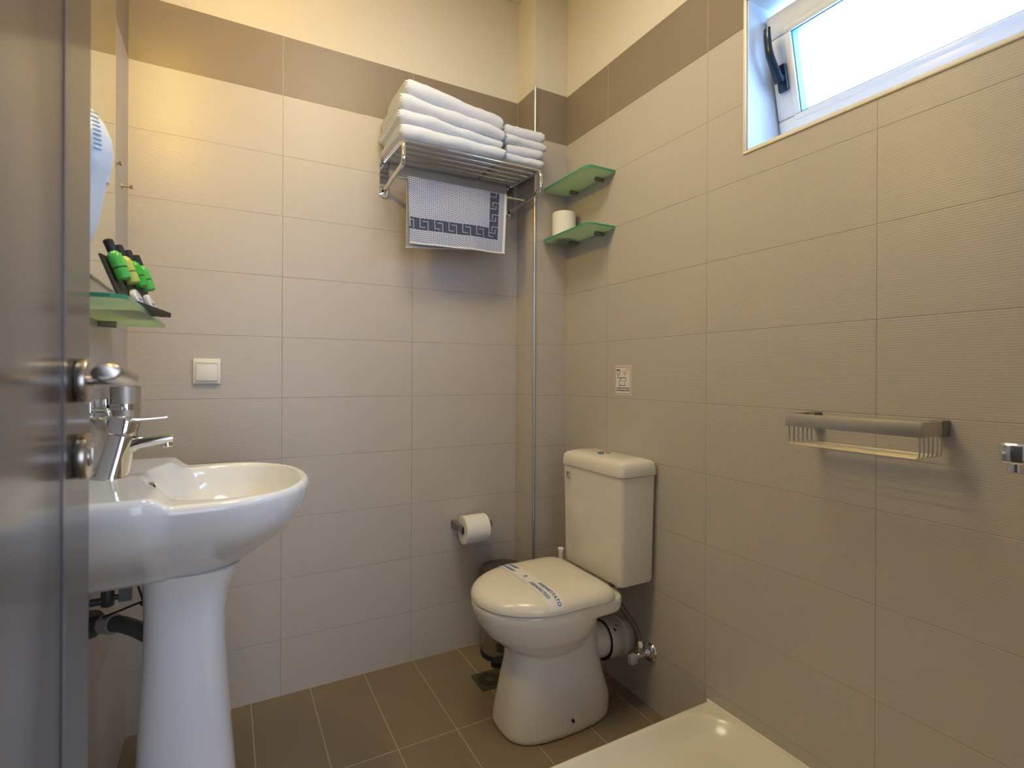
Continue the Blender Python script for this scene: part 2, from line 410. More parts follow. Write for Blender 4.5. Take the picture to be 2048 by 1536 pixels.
# the tilted sash: hinged at the bottom, leaning into the room at the top
sash = bpy.data.objects.new('sash', None); COL.objects.link(sash); sash.parent = wn
hx, hz = 1.348, WZ0+0.038
sash.location = Vector((hx, 0, hz)) - wn.location + Vector((0, (WY0+WY1)/2, 0)) - Vector((0, (WY0+WY1)/2, 0))
sash.location = (hx-XR, 0, hz-WZ0)
SY0, SY1, SH = WY0+0.03-(WY0+WY1)/2, WY1-0.008-(WY0+WY1)/2, 0.335
sw = 0.062
b = nb(); bx = frame_bm(0.0, 0.05, SY0, SY1, 0, SH, sw, 0.006)
fo = ob('sash_frame', bx, M_pvc, sash, True, local=True)
b = nb(); bb = frame_bm(-0.002, 0.012, SY0+sw-0.014, SY1-sw+0.014, sw-0.014, SH-sw+0.014, 0.016, 0.003); ob('glazing_bead', bb, M_pvc, sash, True, local=True)
b = frame_bm(0.004, 0.03, SY0+sw, SY1-sw, sw, SH-sw, 0.005, 0.0); ob('gasket', b, M_gasket, sash, local=True)
b = nb(); box(b, (0.02, SY0+sw, sw), (0.026, SY1-sw, SH-sw)); ob('pane', b, M_pane, sash, local=True)
# handle: base plate and a lever pointing up
hy = SY1-0.032; hz0 = 0.165
b = nb(); box(b, (-0.012, hy-0.014, hz0-0.035), (0.0, hy+0.014, hz0+0.035), 0.004); cyl(b, (-0.03, hy, hz0), (-0.01, hy, hz0), 0.010)
P = smoothpath([(-0.022, hy, hz0-0.012), (-0.034, hy, hz0+0.02), (-0.046, hy+0.002, hz0+0.06), (-0.044, hy+0.004, hz0+0.10), (-0.036, hy+0.006, hz0+0.128)], 6)
tube(b, P, 0.011, 12, flat=0.6, rr=[0.0125-0.003*i/len(P) for i in range(len(P))], updir=Vector((0, 1, 0)))
ob('window_handle', b, M_handle, sash, True, local=True)
sash.rotation_euler = (0, -math.atan2(0.075, 0.345), 0)

# ------------------------------------------------------------------ door (open, close to the left wall)
dr = thing('door_1', None, None, (-0.172, -1.44, 0)); dr['kind'] = 'structure'
DXF = -0.152; DYE = -1.072
b = nb(); box(b, (DXF-0.04, -1.855, 0.008), (DXF, DYE, 2.06), 0.0015); ob('door_panel', b, M_door, dr, True)
b = nb(); box(b, (DXF-0.001, -1.196, 0.008), (DXF+0.0006, -1.183, 2.06)); tag(ob('inlay_strip', b, M_inlay, dr), 'dark metallic vertical inlay strip')
hY = -1.130
def zpx(y, X, Y): d = s_*X + c_*(Y-CAMY); return CZ - (y-748.81)*d/F_PX
hz = zpx(765, -0.14, hY); lz = zpx(915, -0.14, hY)
b = nb(); cyl(b, (DXF, hY, hz), (DXF+0.011, hY, hz), 0.0265, seg=40, bev=0.002)
hp = fillet([(DXF+0.008, hY, hz), (DXF+0.047, hY, hz+0.002), (DXF+0.046, hY-0.124, hz+0.010)], 0.026, 12)
hr = [0.0100 + 0.0038*min(1, i/10) for i in range(len(hp))]
tip = hp[-1]; dv = (hp[-1]-hp[-2]).normalized(); hp = hp[:-1]+[tip-dv*0.004, tip-dv*0.0012, tip]; hr = hr[:-1]+[hr[-1], hr[-1]*0.93, hr[-1]*0.78]
tube(b, hp, 0.012, 28, flat=0.62, updir=Vector((0, 1, 0)), rr=hr)
ob('door_handle', b, M_satin, dr, True)
b = nb(); cyl(b, (DXF, hY, lz), (DXF+0.011, hY, lz), 0.0265, seg=40, bev=0.002); cyl(b, (DXF+0.01, hY, lz), (DXF+0.013, hY, lz), 0.0125, seg=24, bev=0.001)
box(b, (DXF+0.012, hY-0.003, lz-0.010), (DXF+0.015, hY+0.003, lz+0.010), 0.001)
ob('lock_rose', b, M_satin, dr, True)

# ------------------------------------------------------------------ mirror, pegs, lamp
mr = thing('wall_mirror', 'large frameless mirror on the left wall above the glass shelf', 'mirror', (XL, -0.62, 1.287))
b = nb(); box(b, (XL, -1.02, 1.287), (XL+0.005, -0.238, 2.10)); ob('mirror_backing', b, M_medge, mr)
b = nb(); box(b, (XL+0.005, -1.018, 1.289), (XL+0.0062, -0.240, 2.098)); ob('mirror_glass', b, M_mirror, mr)
def peg(y, z, L, label):
    t = thing('wall_peg', label, 'wall hook', (XL, y, z), 'metal pegs on the left wall')
    b = nb(); cyl(b, (XL, y, z), (XL+0.003, y, z), 0.008, seg=20); ob('peg_plate', b, M_steel, t, True)
    b = nb(); lathe(b, [(0.0032, 0.002), (0.0030, L-0.008), (0.0058, L-0.005), (0.0062, L-0.001), (0.004, L)], (XL, y, z), 20, Vector((1, 0, 0))); ob('peg_knob', b, mat('brass_'+str(len(label)), (0.62, 0.50, 0.33), 0.2, metal=1), t, True)
peg(-0.107, 1.601, 0.026, 'small metal wall peg beside the back corner, the lower of two')
peg(-0.190, 1.636, 0.013, 'small metal wall peg half hidden by the mirror edge, the higher of two')
lp = thing('wall_lamp', 'two-bulb warm lamp on arms fixed over the mirror', 'lamp', (XL, -0.78, 2.20))
LY, LX = -0.78, -0.218
b = nb(); box(b, (XL, LY-0.14, 2.20), (XL+0.02, LY+0.14, 2.26), 0.005); ob('lamp_plate', b, M_chrome, lp, True)
for dy in (-0.05, 0.05):
    b = nb(); tube(b, fillet([(XL+0.01, LY+dy, 2.235), (LX, LY+dy, 2.25), (LX, LY+dy, 2.23)], 0.01), 0.006, 12); cyl(b, (LX, LY+dy, 2.245), (LX, LY+dy, 2.220), 0.014)
    ar = ob('lamp_arm', b, M_chrome, lp, True)
    b = nb(); sphere(b, (LX, LY+dy, 2.200), 0.022, 16); ob('bulb', b, M_bulb, ar, 'all')
cl = thing('ceiling_fill_lamp', 'added round fill lamp on the bathroom ceiling, out of view', 'lamp', (0.45, -0.95, ZC))  # added fitting around the ceiling fill; the wall lamp is the main source
b = nb(); cyl(b, (0.45, -0.95, ZC-0.02), (0.45, -0.95, ZC), 0.28, seg=48); ob('fill_lamp_base', b, M_white, cl, True)
b = nb(); lathe(b, [(0.10, -0.046), (0.24, -0.043), (0.27, -0.035), (0.275, -0.02)], (0.45, -0.95, ZC), 40); ob('fill_lamp_shade', b, M_shade, cl, True)

# ------------------------------------------------------------------ glass shelves
def glass_plate(bm, x0, x1, y0, y1, z0, z1, rc, round_at):
    """plate with rounded corners (list of the corners to round as (ix, iy))"""
    pts = []
    for (ix, iy) in ((0, 0), (1, 0), (1, 1), (0, 1)):
        cx = (x0, x1)[ix]; cy = (y0, y1)[iy]
        if (ix, iy) in round_at:
            a0 = {(0, 0): PI, (1, 0): 1.5*PI, (1, 1): 0, (0, 1): 0.5*PI}[(ix, iy)]
            ox = cx + (rc if ix == 0 else -rc); oy = cy + (rc if iy == 0 else -rc)
            for k in range(9): a = a0 + k*PI/16; pts.append((ox+rc*math.cos(a), oy+rc*math.sin(a)))
        else: pts.append((cx, cy))
    rings = [[Vector((x, y, z)) for x, y in pts] for z in (z0, z1)]
    R = loft(bm, rings)
    return bm
def glass_shelf(label, x0, x1, y0, y1, z, corners, brackets, wallx, dirx):
    t = thing('glass_shelf', label, 'shelf', (wallx, (y0+y1)/2, z), 'frosted green glass shelves')
    b = nb(); glass_plate(b, x0, x1, y0, y1, z, z+0.007, 0.022, corners)
    b.faces.ensure_lookup_table()
    for f in b.faces:
        n = f.normal if f.normal.length else f.normal; f.normal_update()
        f.material_index = 0 if abs(f.normal.z) > 0.5 else 1
    ob('glass_panel', b, [M_fglass, M_gedge], t)
    for y in brackets:
        b = nb(); cyl(b, (wallx, y, z-0.006), (wallx+dirx*0.034, y, z-0.006), 0.0075, 0.009, 20, bev=0.001); cyl(b, (wallx+dirx*0.026, y, z-0.004), (wallx+dirx*0.026, y, z+0.013), 0.006, seg=16)
        ob('shelf_bracket', b, M_dgrey, t, True)
    return t
glass_shelf('frosted green glass shelf on the right wall, the empty upper one of two', 1.093, XR, -0.446, BY-0.003, 1.803, [(0, 0), (0, 1)], [-0.215, -0.375], XR, -1)
glass_shelf('frosted green glass shelf on the right wall, carrying a spare toilet roll', 1.093, XR, -0.446, BY-0.003, 1.604, [(0, 0), (0, 1)], [-0.215, -0.375], XR, -1)
glass_shelf('frosted green glass shelf on the left wall under the mirror', XL, -0.140, -0.880, -0.262, 1.199, [(1, 0), (1, 1)], [-0.40, -0.74], XL, 1)

def roll_bm(c, axis, R, r, L):
    b = nb(); ax = Vector(axis); u, v = frame_for(ax); c = Vector(c); N = 40
    prof = [(r, -L/2), (R-0.003, -L/2), (R, -L/2+0.003), (R, L/2-0.003), (R-0.003, L/2), (r, L/2)]
    rings = [[c + ax*z + (u*math.cos(2*PI*i/N)+v*math.sin(2*PI*i/N))*q for i in range(N)] for q, z in prof]
    rings.append(rings[0]); loft(b, rings, False, False); bmesh.ops.remove_doubles(b, verts=b.verts, dist=1e-6)
    return b
def core_bm(c, axis, r, L):
    b = nb(); ax = Vector(axis); u, v = frame_for(ax); c = Vector(c); N = 28
    prof = [(r, -L/2), (r, L/2), (r-0.002, L/2), (r-0.002, -L/2)]
    rings = [[c + ax*z + (u*math.cos(2*PI*i/N)+v*math.sin(2*PI*i/N))*q for i in range(N)] for q, z in prof]
    rings.append(rings[0]); loft(b, rings, False, False); bmesh.ops.remove_doubles(b, verts=b.verts, dist=1e-6); return b
t = thing('toilet_roll', 'spare white toilet roll standing on the lower corner glass shelf', 'toilet paper', (1.158, -0.206, 1.6112))
ob('paper', roll_bm((1.158, -0.206, 1.6112+0.05), (0, 0, 1), 0.046, 0.021, 0.10), M_paper, t, True)
ob('core', core_bm((1.158, -0.206, 1.6112+0.05), (0, 0, 1), 0.0208, 0.098), M_card, t, True)

# ------------------------------------------------------------------ towel rack
rk = thing('towel_rack', 'chrome wall rack with parallel bars holding white towels', 'towel rack', (0.77, 0, 1.77))
RX0, RX1, RYF, RZT, RZB = 0.503, 1.026, -0.243, 1.843, 1.768
for X, s in ((RX0, 1), (RX1, -1)):
    b = nb()
    path = fillet([(X, -0.012, RZT+0.012), (X, RYF, RZT), (X, RYF-0.004, RZB), (X, -0.012, RZB-0.018)], 0.026, 8)
    tube(b, path, 0.0075, 14)
    sf = ob('side_frame', b, M_chrome, rk, True)
    b = nb()      # rounded wall plate
    N = 24; hw = 0.017; zt, zb = 1.868, 1.722; rings = []
    for yy, k in ((0.0, 1), (-0.004, 1), (-0.006, 0.86)):
        pr_ = []
        for i in range(N+1): a = PI*i/N; pr_.append(Vector((X+hw*k*math.cos(a), yy, zt-hw+hw*k*math.sin(a))))
        for i in range(N+1): a = PI+PI*i/N; pr_.append(Vector((X+hw*k*math.cos(a), yy, zb+hw+hw*k*math.sin(a))))
        rings.append(pr_)
    loft(b, rings); wp = ob('wall_plate', b, M_chrome, rk, True)
    b = nb(); lathe(b, [(0.0065, 0), (0.006, 0.002), (0.003, 0.003)], (X, -0.006, 1.738), 16, Vector((0, -1, 0))); ob('screw', b, M_steel, wp, True)
for y in (RYF+0.004, -0.198, -0.155, -0.112, -0.069):
    b = nb(); zz = RZT + 0.012*(y-RYF)/(-0.012-RYF)
    cyl(b, (RX0, y, zz), (RX1, y, zz), 0.0042, seg=12); ob('shelf_bar', b, M_chrome, rk, True)
b = nb(); cyl(b, (RX0, -0.131, 1.762), (RX1, -0.131, 1.762), 0.0045, seg=12); ob('hanging_bar', b, M_chrome, rk, True)

# ------------------------------------------------------------------ folded towels
def towel(name, label, x0, x1, yb, yf, z0l, z0r, tl, tr, seed, layers=3, yskew=0.0, rough=0.006, group=None, bands=()):
    """a folded bath towel: cross-section in YZ is a U of thick cloth with the fold at the front"""
    b = nb(); NX = 70; NP = 10; rnd = random.Random(seed)
    def section(x, t, z0, endk):
        r = t/2; yfr = yf
        pts = [(yb+(yfr+r-yb)*k/10, z0) for k in range(10)]
        for k in range(13): a = PI*k/12; pts.append((yfr+r-r*math.sin(a)*1.0, z0+r-r*math.cos(a)))
        pts += [(yb+(yfr+r-yb)*k/10, z0+t) for k in range(9, -1, -1)]
        return pts
    rings = []
    for i in range(NX+1):
        s = i/NX; x = x0+(x1-x0)*s; t = tl+(tr-tl)*s; z0 = z0l+(z0r-z0l)*s
        e = min(s, 1-s)*(x1-x0); k = 1.0
        if e < 0.012: k = math.sqrt(max(0, 1-(1-e/0.012)**2))*0.35+0.65
        bump = 0
        for bc, bw in bands:
            if abs(s-bc) < bw: bump = 0.0016*math.cos((s-bc)/bw*PI*4)
        tt = t*k+bump; zz = z0+(t-t*k)/2
        ring = []
        for (y, z) in section(x, tt, zz, k):
            yy = y + yskew*(s-0.5)
            n = noise.noise_vector(Vector((x*9, y*9+seed*3.1, z*14)))*rough + noise.noise_vector(Vector((x*40, y*40, z*40+seed)))*rough*0.3
            ring.append(Vector((x + n.x*0.7*(1 if e < 0.05 else 0.3), min(yy + n.y, -0.004), z + n.z*(0.35 if z < zz+tt*0.1 else 1))))
        rings.append(ring)
    R_ = loft(b, rings, False, False)
    n = len(R_[0]); half = (n-1)//2; M_ = 14
    for ring, sg_ in ((R_[0], -1), (R_[-1], 1)):      # the cut ends show the folded layers bulging outwards
        cols_ = []
        for c in range(half):
            lo, hi = ring[c], ring[n-1-c]; col = [lo]
            env = min(1.0, (half-c)/4)
            for q in range(1, M_):
                v = q/M_; p = lo.co.lerp(hi.co, v); p.x += sg_*((0.011 if (x0 < 0.6 and sg_ < 0) or (x0 > 0.6 and sg_ > 0) else 0.003)*abs(math.sin(PI*layers*v))**0.6*env - 0.001 + 0.002*noise.noise(Vector((c*0.4, v*4, seed))))
                col.append(b.verts.new(p))
            col.append(hi); cols_.append(col)
        for a_, c_2 in zip(cols_, cols_[1:]):
            for q in range(M_): b.faces.new((a_[q], c_2[q], c_2[q+1], a_[q+1]))
        tip_ = ring[half]
        for q in range(M_): b.faces.new((cols_[-1][q], tip_, cols_[-1][q+1]))
    return tag(ob(name, b, M_towel, None, 'all'), label, 'towel', group)
RB = RZT+0.0115
left = [(0.047, 0.038, 0.499, 0.872, -0.252), (0.050, 0.030, 0.492, 0.868, -0.247), (0.052, 0.042, 0.501, 0.875, -0.246), (0.060, 0.054, 0.520, 0.876, -0.238)]
lab = ['white folded towel at the bottom of the left, taller stack on the rack',
       'white folded towel second from the bottom of the left stack on the rack',
       'white folded towel second from the top of the left stack on the rack',
       'thick white folded towel on top of the left, taller stack']
zl = zr = RB
for i, (tl, tr, x0, x1, yf) in enumerate(left):
    towel('folded_towel', lab[i], x0, x1, -0.012, yf, zl, zr, tl, tr, 3+i, yskew=(-0.006, 0.008, -0.005, 0.01)[i], group='white bath towels on the rack', bands=((0.62, 0.07),) if i in (1, 2) else ())
    zl += tl-0.0005; zr += tr-0.0005
right = [(0.030, 0.034, 0.884, 1.034, -0.246), (0.034, 0.031, 0.890, 1.030, -0.243), (0.040, 0.038, 0.884, 1.049, -0.240), (0.042, 0.041, 0.888, 1.046, -0.234)]
lab = ['white folded hand towel at the bottom of the right, lower stack',
       'white folded hand towel second from the bottom of the right stack',
       'white folded hand towel second from the top of the right stack, overhanging the rack end',
       'white folded hand towel with ribbed bands on top of the right stack']
zl = zr = RB
for i, (tl, tr, x0, x1, yf) in enumerate(right):
    towel('folded_hand_towel', lab[i], x0, x1, -0.014, yf, zl, zr, tl, tr, 23+i, yskew=(0.004, -0.006, 0.006, -0.004)[i], group='white hand towels on the rack', bands=((0.35, 0.14), (0.6, 0.10)) if i == 3 else ())
    zl += tl-0.0005; zr += tr-0.0005

# ------------------------------------------------------------------ bath mat over the hanging bar
mt = thing('bath_mat', 'blue and white herringbone bath mat with a dark key border hanging from the rack', 'bath mat', (0.74, -0.131, 1.762))
def mat_sheet():
    b = nb(); uvl = b.loops.layers.uv.new('uv')
    Wd, CELL = 0.389, 0.00275
    NU = int(Wd/CELL)
    Hf, Hb = 0.226, 0.236
    r = 0.0078
    NV = int((Hf+Hb+PI*r)/CELL)
    def pos(u, v):
        # v: distance along the sheet from the front hem
        x = 0.552+u
        s = u/Wd
        wave = 0.005*math.sin(s*7.0+0.4)+0.003*math.sin(s*17)
        if v < Hf:
            d = Hf-v; k = d/Hf
            return Vector((x - 0.018*k*s + 0.004*k, -0.131-r-0.012*k*(1-s*0.2)+wave*k, 1.762-d+0.004*s*k))
        elif v < Hf+PI*r:
            a = (v-Hf)/r
            return Vector((x, -0.131-r*math.cos(a), 1.762+r*math.sin(a)))
        d = v-Hf-PI*r; k = d/Hb
        return Vector((x-0.02*k*s, -0.131+r+0.010*k-wave*k*0.5, 1.762-d+0.034*s*k))
    key = set(); band = set()
    # band in cell coordinates
    bv0, bv1 = int(0.052/CELL), int(0.091/CELL)
    bu0, bu1 = int(0.318/CELL), int(0.356/CELL)
    H = bv1-bv0
    for i in range(0, bu1):
        for j in range(bv0, bv1): band.add((i, j))
    for i in range(bu0, bu1):
        for j in range(bv0, int((Hf+0.004)/CELL)): band.add((i, j))
    def seg(i0, j0, i1, j1):
        for i in range(min(i0, i1), max(i0, i1)+1):
            for j in range(min(j0, j1), max(j0, j1)+1): key.add((i, j))
    for n in range(-1, 6):                 # horizontal key units
        o = 10+n*20
        def S(a, c, d, e):
            seg(max(o+a, 0), bv0+c, max(o+d, 0), bv0+e)
        if o+4 < bu0: S(4, 3, 4, H-1); S(4, 3, 11, 3)
        if o+15 < bu0+0: S(8, H-4, 15, H-4) if o+8 > 0 else S(0, H-4, 15, H-4); S(15, 0, 15, H-4)
    Wb = bu1-bu0
    for n in range(0, 4):                  # vertical key units
        o = bv0+8+n*17
        top = int((Hf+0.002)/CELL)
        def V(a, c, d, e):
            if o+max(c, e) <= top: seg(bu0+a, o+c, bu0+d, o+e)
        V(4, 9, Wb-1, 9); V(4, 3, 4, 9); V(0, 0, Wb-5, 0); V(Wb-5, 0, Wb-5, 5)
    grid = {}
    for i in range(NU+1):
        for j in range(NV+1): grid[i, j] = b.verts.new(pos(i*CELL, j*CELL))
    for i in range(NU):
        for j in range(NV):
            f = b.faces.new((grid[i, j], grid[i+1, j], grid[i+1, j+1], grid[i, j+1]))
            f.material_index = 2 if (i, j) in key and (i, j) in band else 1 if (i, j) in band else 0
            if i >= NU-4: f.material_index = 3
            for l, (a, c) in zip(f.loops, ((i, j), (i+1, j), (i+1, j+1), (i, j+1))): l[uvl].uv = (a*CELL, c*CELL)
    return b
ms = ob('mat_cloth', mat_sheet(), [M_mat, M_key, M_keyl, M_hem], mt, 'all')
k = ms.modifiers.new('solid', 'SOLIDIFY'); k.thickness = 0.004; k.offset = 0.0
b = nb()
tube(b, [Vector((0.552+0.004+u/60*0.371, -0.131-0.0078-0.012*(1-u/60*0.2)+0.005*math.sin(u/60*7+0.4)+0.003*math.sin(u/60*17), 1.762-0.226+0.004*u/60)) for u in range(61)], 0.0032, 10)
tube(b, [Vector((0.552+u/60*0.369, -0.131+0.0078+0.010-0.5*(0.005*math.sin(u/60*7+0.4)+0.003*math.sin(u/60*17)), 1.762-0.236+0.034*u/60)) for u in range(61)], 0.0032, 10)
ob('hem', b, M_hem, mt, True)

# ------------------------------------------------------------------ toilet
YC = -0.503
to = thing('toilet', 'cream ceramic close-coupled toilet standing against the right wall', 'toilet', (0.95, YC, 0))
b = nb()
# bowl
rings = []
for z, xf, xr, hw in ((0.215, 0.86, 0.98, 0.04), (0.225, 0.815, 1.0, 0.075), (0.245, 0.765, 1.01, 0.105), (0.27, 0.725, 1.02, 0.130), (0.30, 0.692, 1.03, 0.150), (0.335, 0.667, 1.04, 0.164), (0.37, 0.652, 1.05, 0.172), (0.392, 0.648, 1.055, 0.174), (0.399, 0.652, 1.05, 0.170)):
    cx = 0.88; rings.append(superell(cx, YC, xr-cx, hw, 2.6, z, 72, af=cx-xf, nf=2.1))
loft(b, rings)
# rear deck
rings = []
for z, k in ((0.352, 0.93), (0.36, 0.985), (0.392, 1.0), (0.399, 0.98)):
    rings.append(superell(0.99, YC, 0.112*k, 0.166*k, 4, z, 72))
loft(b, rings)
rings = []
for z, k in ((0.352, 0.93), (0.36, 0.985), (0.392, 1.0), (0.399, 0.98)):
    rings.append(superell(1.085, YC, 0.065*k, 0.06*k, 4, z, 72))
loft(b, rings)
# foot
rings = []
for z, xf, xr, hw, n in ((0.0, 0.728, 1.102, 0.118, 3.0), (0.012, 0.726, 1.103, 0.120, 3.0), (0.05, 0.730, 1.108, 0.114, 3.0), (0.12, 0.742, 1.088, 0.104, 2.9), (0.19, 0.758, 1.072, 0.097, 2.8), (0.25, 0.765, 1.062, 0.093, 2.8), (0.31, 0.77, 1.07, 0.096, 2.8), (0.37, 0.80, 1.10, 0.11, 3)):
    cx = (xf+xr)/2; rings.append(superell(cx, YC, (xr-xf)/2, hw, n, z, 72))
loft(b, rings)
# outlet spigot
cyl(b, (1.0, YC, 0.205), (1.118, YC, 0.188), 0.058, 0.056, 36)
ob('toilet_bowl', b, M_ceram_t, to, 'all', mods=[('REMESH', dict(mode='VOXEL', voxel_size=0.0042, use_smooth_shade=True)), ('SMOOTH', dict(factor=0.5, iterations=14))])
# fixing bolt hole
b = nb(); cyl(b, (0.917, YC-0.1212, 0.042), (0.917, YC-0.110, 0.042), 0.0045, seg=16); ob('bolt_hole', b, M_hole, to)
# lid with seat
LCX, LA_F, LA_R, LHB = 0.86, 0.212, 0.194, 0.177
LZ0, LH = 0.4065, 0.038
def gauge(x, y):
    n = 2.05 if x < LCX else 8.0; A = LA_F if x < LCX else LA_R
    return (abs((x-LCX)/A)**n + abs((y-YC)/LHB)**n)**(1/n)
def lidz(x, y):
    r = min(gauge(x, y), 1.0); return LZ0 + LH*(1-r**7)**(1/2.2)+0.006*(1-r*r)
def lid_ring(r, z):
    return superell(LCX, YC, LA_R*r, LHB*r, 8.0, z, 96, af=LA_F*r, nf=2.05)
rings = [lid_ring(0.97, 0.4005), lid_ring(1.0, 0.4035), lid_ring(1.0, LZ0)]
for r in (0.999, 0.995, 0.985, 0.97, 0.95, 0.92, 0.88, 0.8, 0.65, 0.45, 0.25, 0.08):
    z = LZ0 + LH*(1-r**7)**(1/2.2)+0.006*(1-r*r); rings.append(lid_ring(r, z))
b = nb(); loft(b, rings); lid = ob('toilet_lid', b, M_seat, to, True)
for dy in (0.085, -0.085):
    b = nb(); lathe(b, [(0.0085, 0), (0.0085, 0.045), (0.011, 0.050), (0.011, 0.058), (0.007, 0.061)], (1.058, YC+dy+(0.076 if dy > 0 else -0.076), 0.399), 18)
    if dy > 0: ob('seat_hinge', b, M_white, to, True)
    else: b.free()
# paper band
def band_pt(x, s, off):
    """s in [-1,1] across the lid"""
    y = YC + s*LHB*0.9985
    xx = x; g = gauge(xx, y)
    if g > 0.9995: y = YC + (y-YC)*0.9995/g
    return Vector((xx, y, lidz(xx, y)+off))
b = nb(); x0b, x1b = 0.797, 0.844
rows = []
def curveY(x):   # param by angle so the steep side is well sampled
    out = []
    for i in range(81):
        a = -PI/2 + PI*i/80; out.append(math.sin(a)*0.999)
    return out
hwx = lambda x: LHB*(1-abs((x-LCX)/LA_F)**2.05)**(1/2.05)
for x in [x0b+(x1b-x0b)*k/6 for k in range(7)]:
    rows.append([Vector((x, YC+s*(hwx(x)+0.0006), lidz(x, YC+s*hwx(x)*0.9995)+0.0008)) for s in curveY(x)])
for a, c in zip(rows, rows[1:]):
    A = [b.verts.new(p) for p in a]; Cc = [b.verts.new(p) for p in c]
    for i in range(80): b.faces.new((A[i], A[i+1], Cc[i+1], Cc[i]))
bmesh.ops.remove_doubles(b, verts=b.verts, dist=1e-6)
band = tag(ob('paper_band', b, M_paperw, lid, 'all'), 'white paper band printed with blue disinfection notices')
# flatten arc length for lettering
def arcmap(x):
    h = hwx(x); N = 600; pts = [(YC - h*math.sin(PI/2*(1-2*i/N))*-1) for i in range(N+1)]
    ys = [YC + h*math.sin(-PI/2+PI*i/N) for i in range(N+1)]
    P = [Vector((0, y, lidz(x, YC+(y-YC)*0.9995))) for y in ys]
    S = [0]
    for i in range(N): S.append(S[-1]+(P[i+1]-P[i]).length)
    mid = S[N//2]
    return [q-mid for q in S], P
import bisect
def mapper(xc, sc0):
    S, P = arcmap(xc)
    def f(tx, ty):
        s = -(tx+sc0)           # reading direction runs towards the camera (-Y)
        s = max(S[0], min(S[-1], s)); i = max(1, min(len(S)-1, bisect.bisect(S, s)))
        k = (s-S[i-1])/max(S[i]-S[i-1], 1e-9); p = P[i-1].lerp(P[i], k)
        q = P[i]-P[i-1]; nrm = Vector((0, -q.z, q.y)).normalized()
        if nrm.z < 0: nrm = -nrm
        return Vector((xc+ty, p.y, p.z)) + nrm*0.0016
    return f
for wd, xx, off in (('DISINFETTATO', 0.8315, 0.118), ('DISINFECTED', 0.8105, 0.094), ('ΑΠΟΛΥΜΑΝΘΗ', 0.8315, -0.140), ('DESINFIZIERT', 0.8105, -0.112)):
    ob('printed_word', text_bm(wd, 0.0165, mapper(xx, off), bold=0.0004, spacing=1.1), M_navy, lid)
b = nb(); f = mapper(0.819, -0.006)
def flat_poly(b, f, pts):
    b.faces.new([b.verts.new(f(x, y)) for x, y in pts])
flat_poly(b, f, [(-0.006, -0.004), (0.006, -0.004), (0.006, -0.002), (-0.006, -0.002)])
flat_poly(b, f, [(-0.002, -0.002), (0.003, -0.002), (0.001, 0.004), (-0.003, 0.004)])
flat_poly(b, f, [(-0.004, 0.004), (0.004, 0.003), (0.005, 0.009), (-0.004, 0.008)])
ob('printed_emblem', b, M_navy, band.parent)

# cistern
CX0, CX1, CY0, CY1 = 1.068, 1.205, -0.657, -0.347
b = nb(); rings = []
for z, ins in ((0.418, 0.010), (0.421, 0.004), (0.43, 0.001), (0.60, -0.001), (0.760, -0.004)):
    rr = 0.014; pts = []
    for (cx, cy, a0) in ((CX1-ins-rr, CY1-ins-rr, 0), (CX0+ins+rr, CY1-ins-rr, PI/2), (CX0+ins+rr, CY0+ins+rr, PI), (CX1-ins-rr, CY0+ins+rr, 1.5*PI)):
        for k in range(7): a = a0+PI/2*k/6; pts.append(Vector((cx+rr*math.cos(a), cy+rr*math.sin(a), z)))
    rings.append(pts)
loft(b, rings); box(b, (CX0+0.03, CY0+0.06, 0.395), (CX1-0.03, CY1-0.06, 0.42)); cis = ob('cistern', b, M_ceram_t, to, True)
b = nb(); rings = []
for z, ins, rr in ((0.760, 0.0, 0.016), (0.762, -0.008, 0.018), (0.767, -0.009, 0.018), (0.784, -0.008, 0.018), (0.799, -0.006, 0.02), (0.807, 0.001, 0.024), (0.8115, 0.012, 0.03), (0.814, 0.030, 0.025), (0.815, 0.050, 0.015)):
    pts = []
    x1 = min(CX1-ins, XR-0.002)
    for (cx, cy, a0) in ((x1-rr, CY1-ins-rr, 0), (CX0+ins+rr, CY1-ins-rr, PI/2), (CX0+ins+rr, CY0+ins+rr, PI), (x1-rr, CY0+ins+rr, 1.5*PI)):
        for k in range(7): a = a0+PI/2*k/6; pts.append(Vector((cx+rr*math.cos(a), cy+rr*math.sin(a), z)))
    rings.append(pts)
loft(b, rings); cl_ = ob('cistern_lid', b, M_ceram_t, to, True)
bc = (1.124, -0.503, 0.8140)
b = nb(); lathe(b, [(0.0245, 0), (0.0245, 0.003), (0.022, 0.005), (0.0165, 0.0045)], bc, 32); fb = ob('flush_ring', b, M_chrome, cl_, True)
b = nb()
for sgn_ in (1, -1):
    pts = [Vector((bc[0]+0.0155*math.cos(a)*1, bc[1]+sgn_*(0.0008+0.0150*math.sin(a)), bc[2]+0.004)) for a in [PI*i/16 for i in range(17)]]
    loft(b, [pts, [p+Vector((0, 0, 0.003)) for p in pts]])
ob('flush_button', b, M_chrome, cl_, True)
# maker's sticker, top corner of the cistern front
b = nb(); X = CX0-0.0050; y0 = -0.3685
def cq(b, y0, y1, z0, z1): b.faces.new([b.verts.new((X+0.0, y, z)) for y, z in ((y0, z0), (y1, z0), (y1, z1), (y0, z1))])
zs = 0.738
for (a, c_0, d, e) in ((0, 0.011, -0.014, 0.0), (0.011, 0.021, -0.003, 0.0), (0.013, 0.0155, -0.014, -0.004), (0.0, 0.004, -0.022, -0.016), (0.006, 0.021, -0.022, -0.0175), (0, 0.0215, -0.0265, -0.0255)):
    cq(b, y0-c_0, y0-a, zs+d, zs+e)
ob('sticker_print', b, M_printg, cis)
b = nb(); 
X = CX0-0.0046; cq(b, y0-0.0235, y0+0.001, zs-0.042, zs+0.001)
ob('sticker', b, mat('clear_label', (0.68, 0.63, 0.53), 0.35), cis)

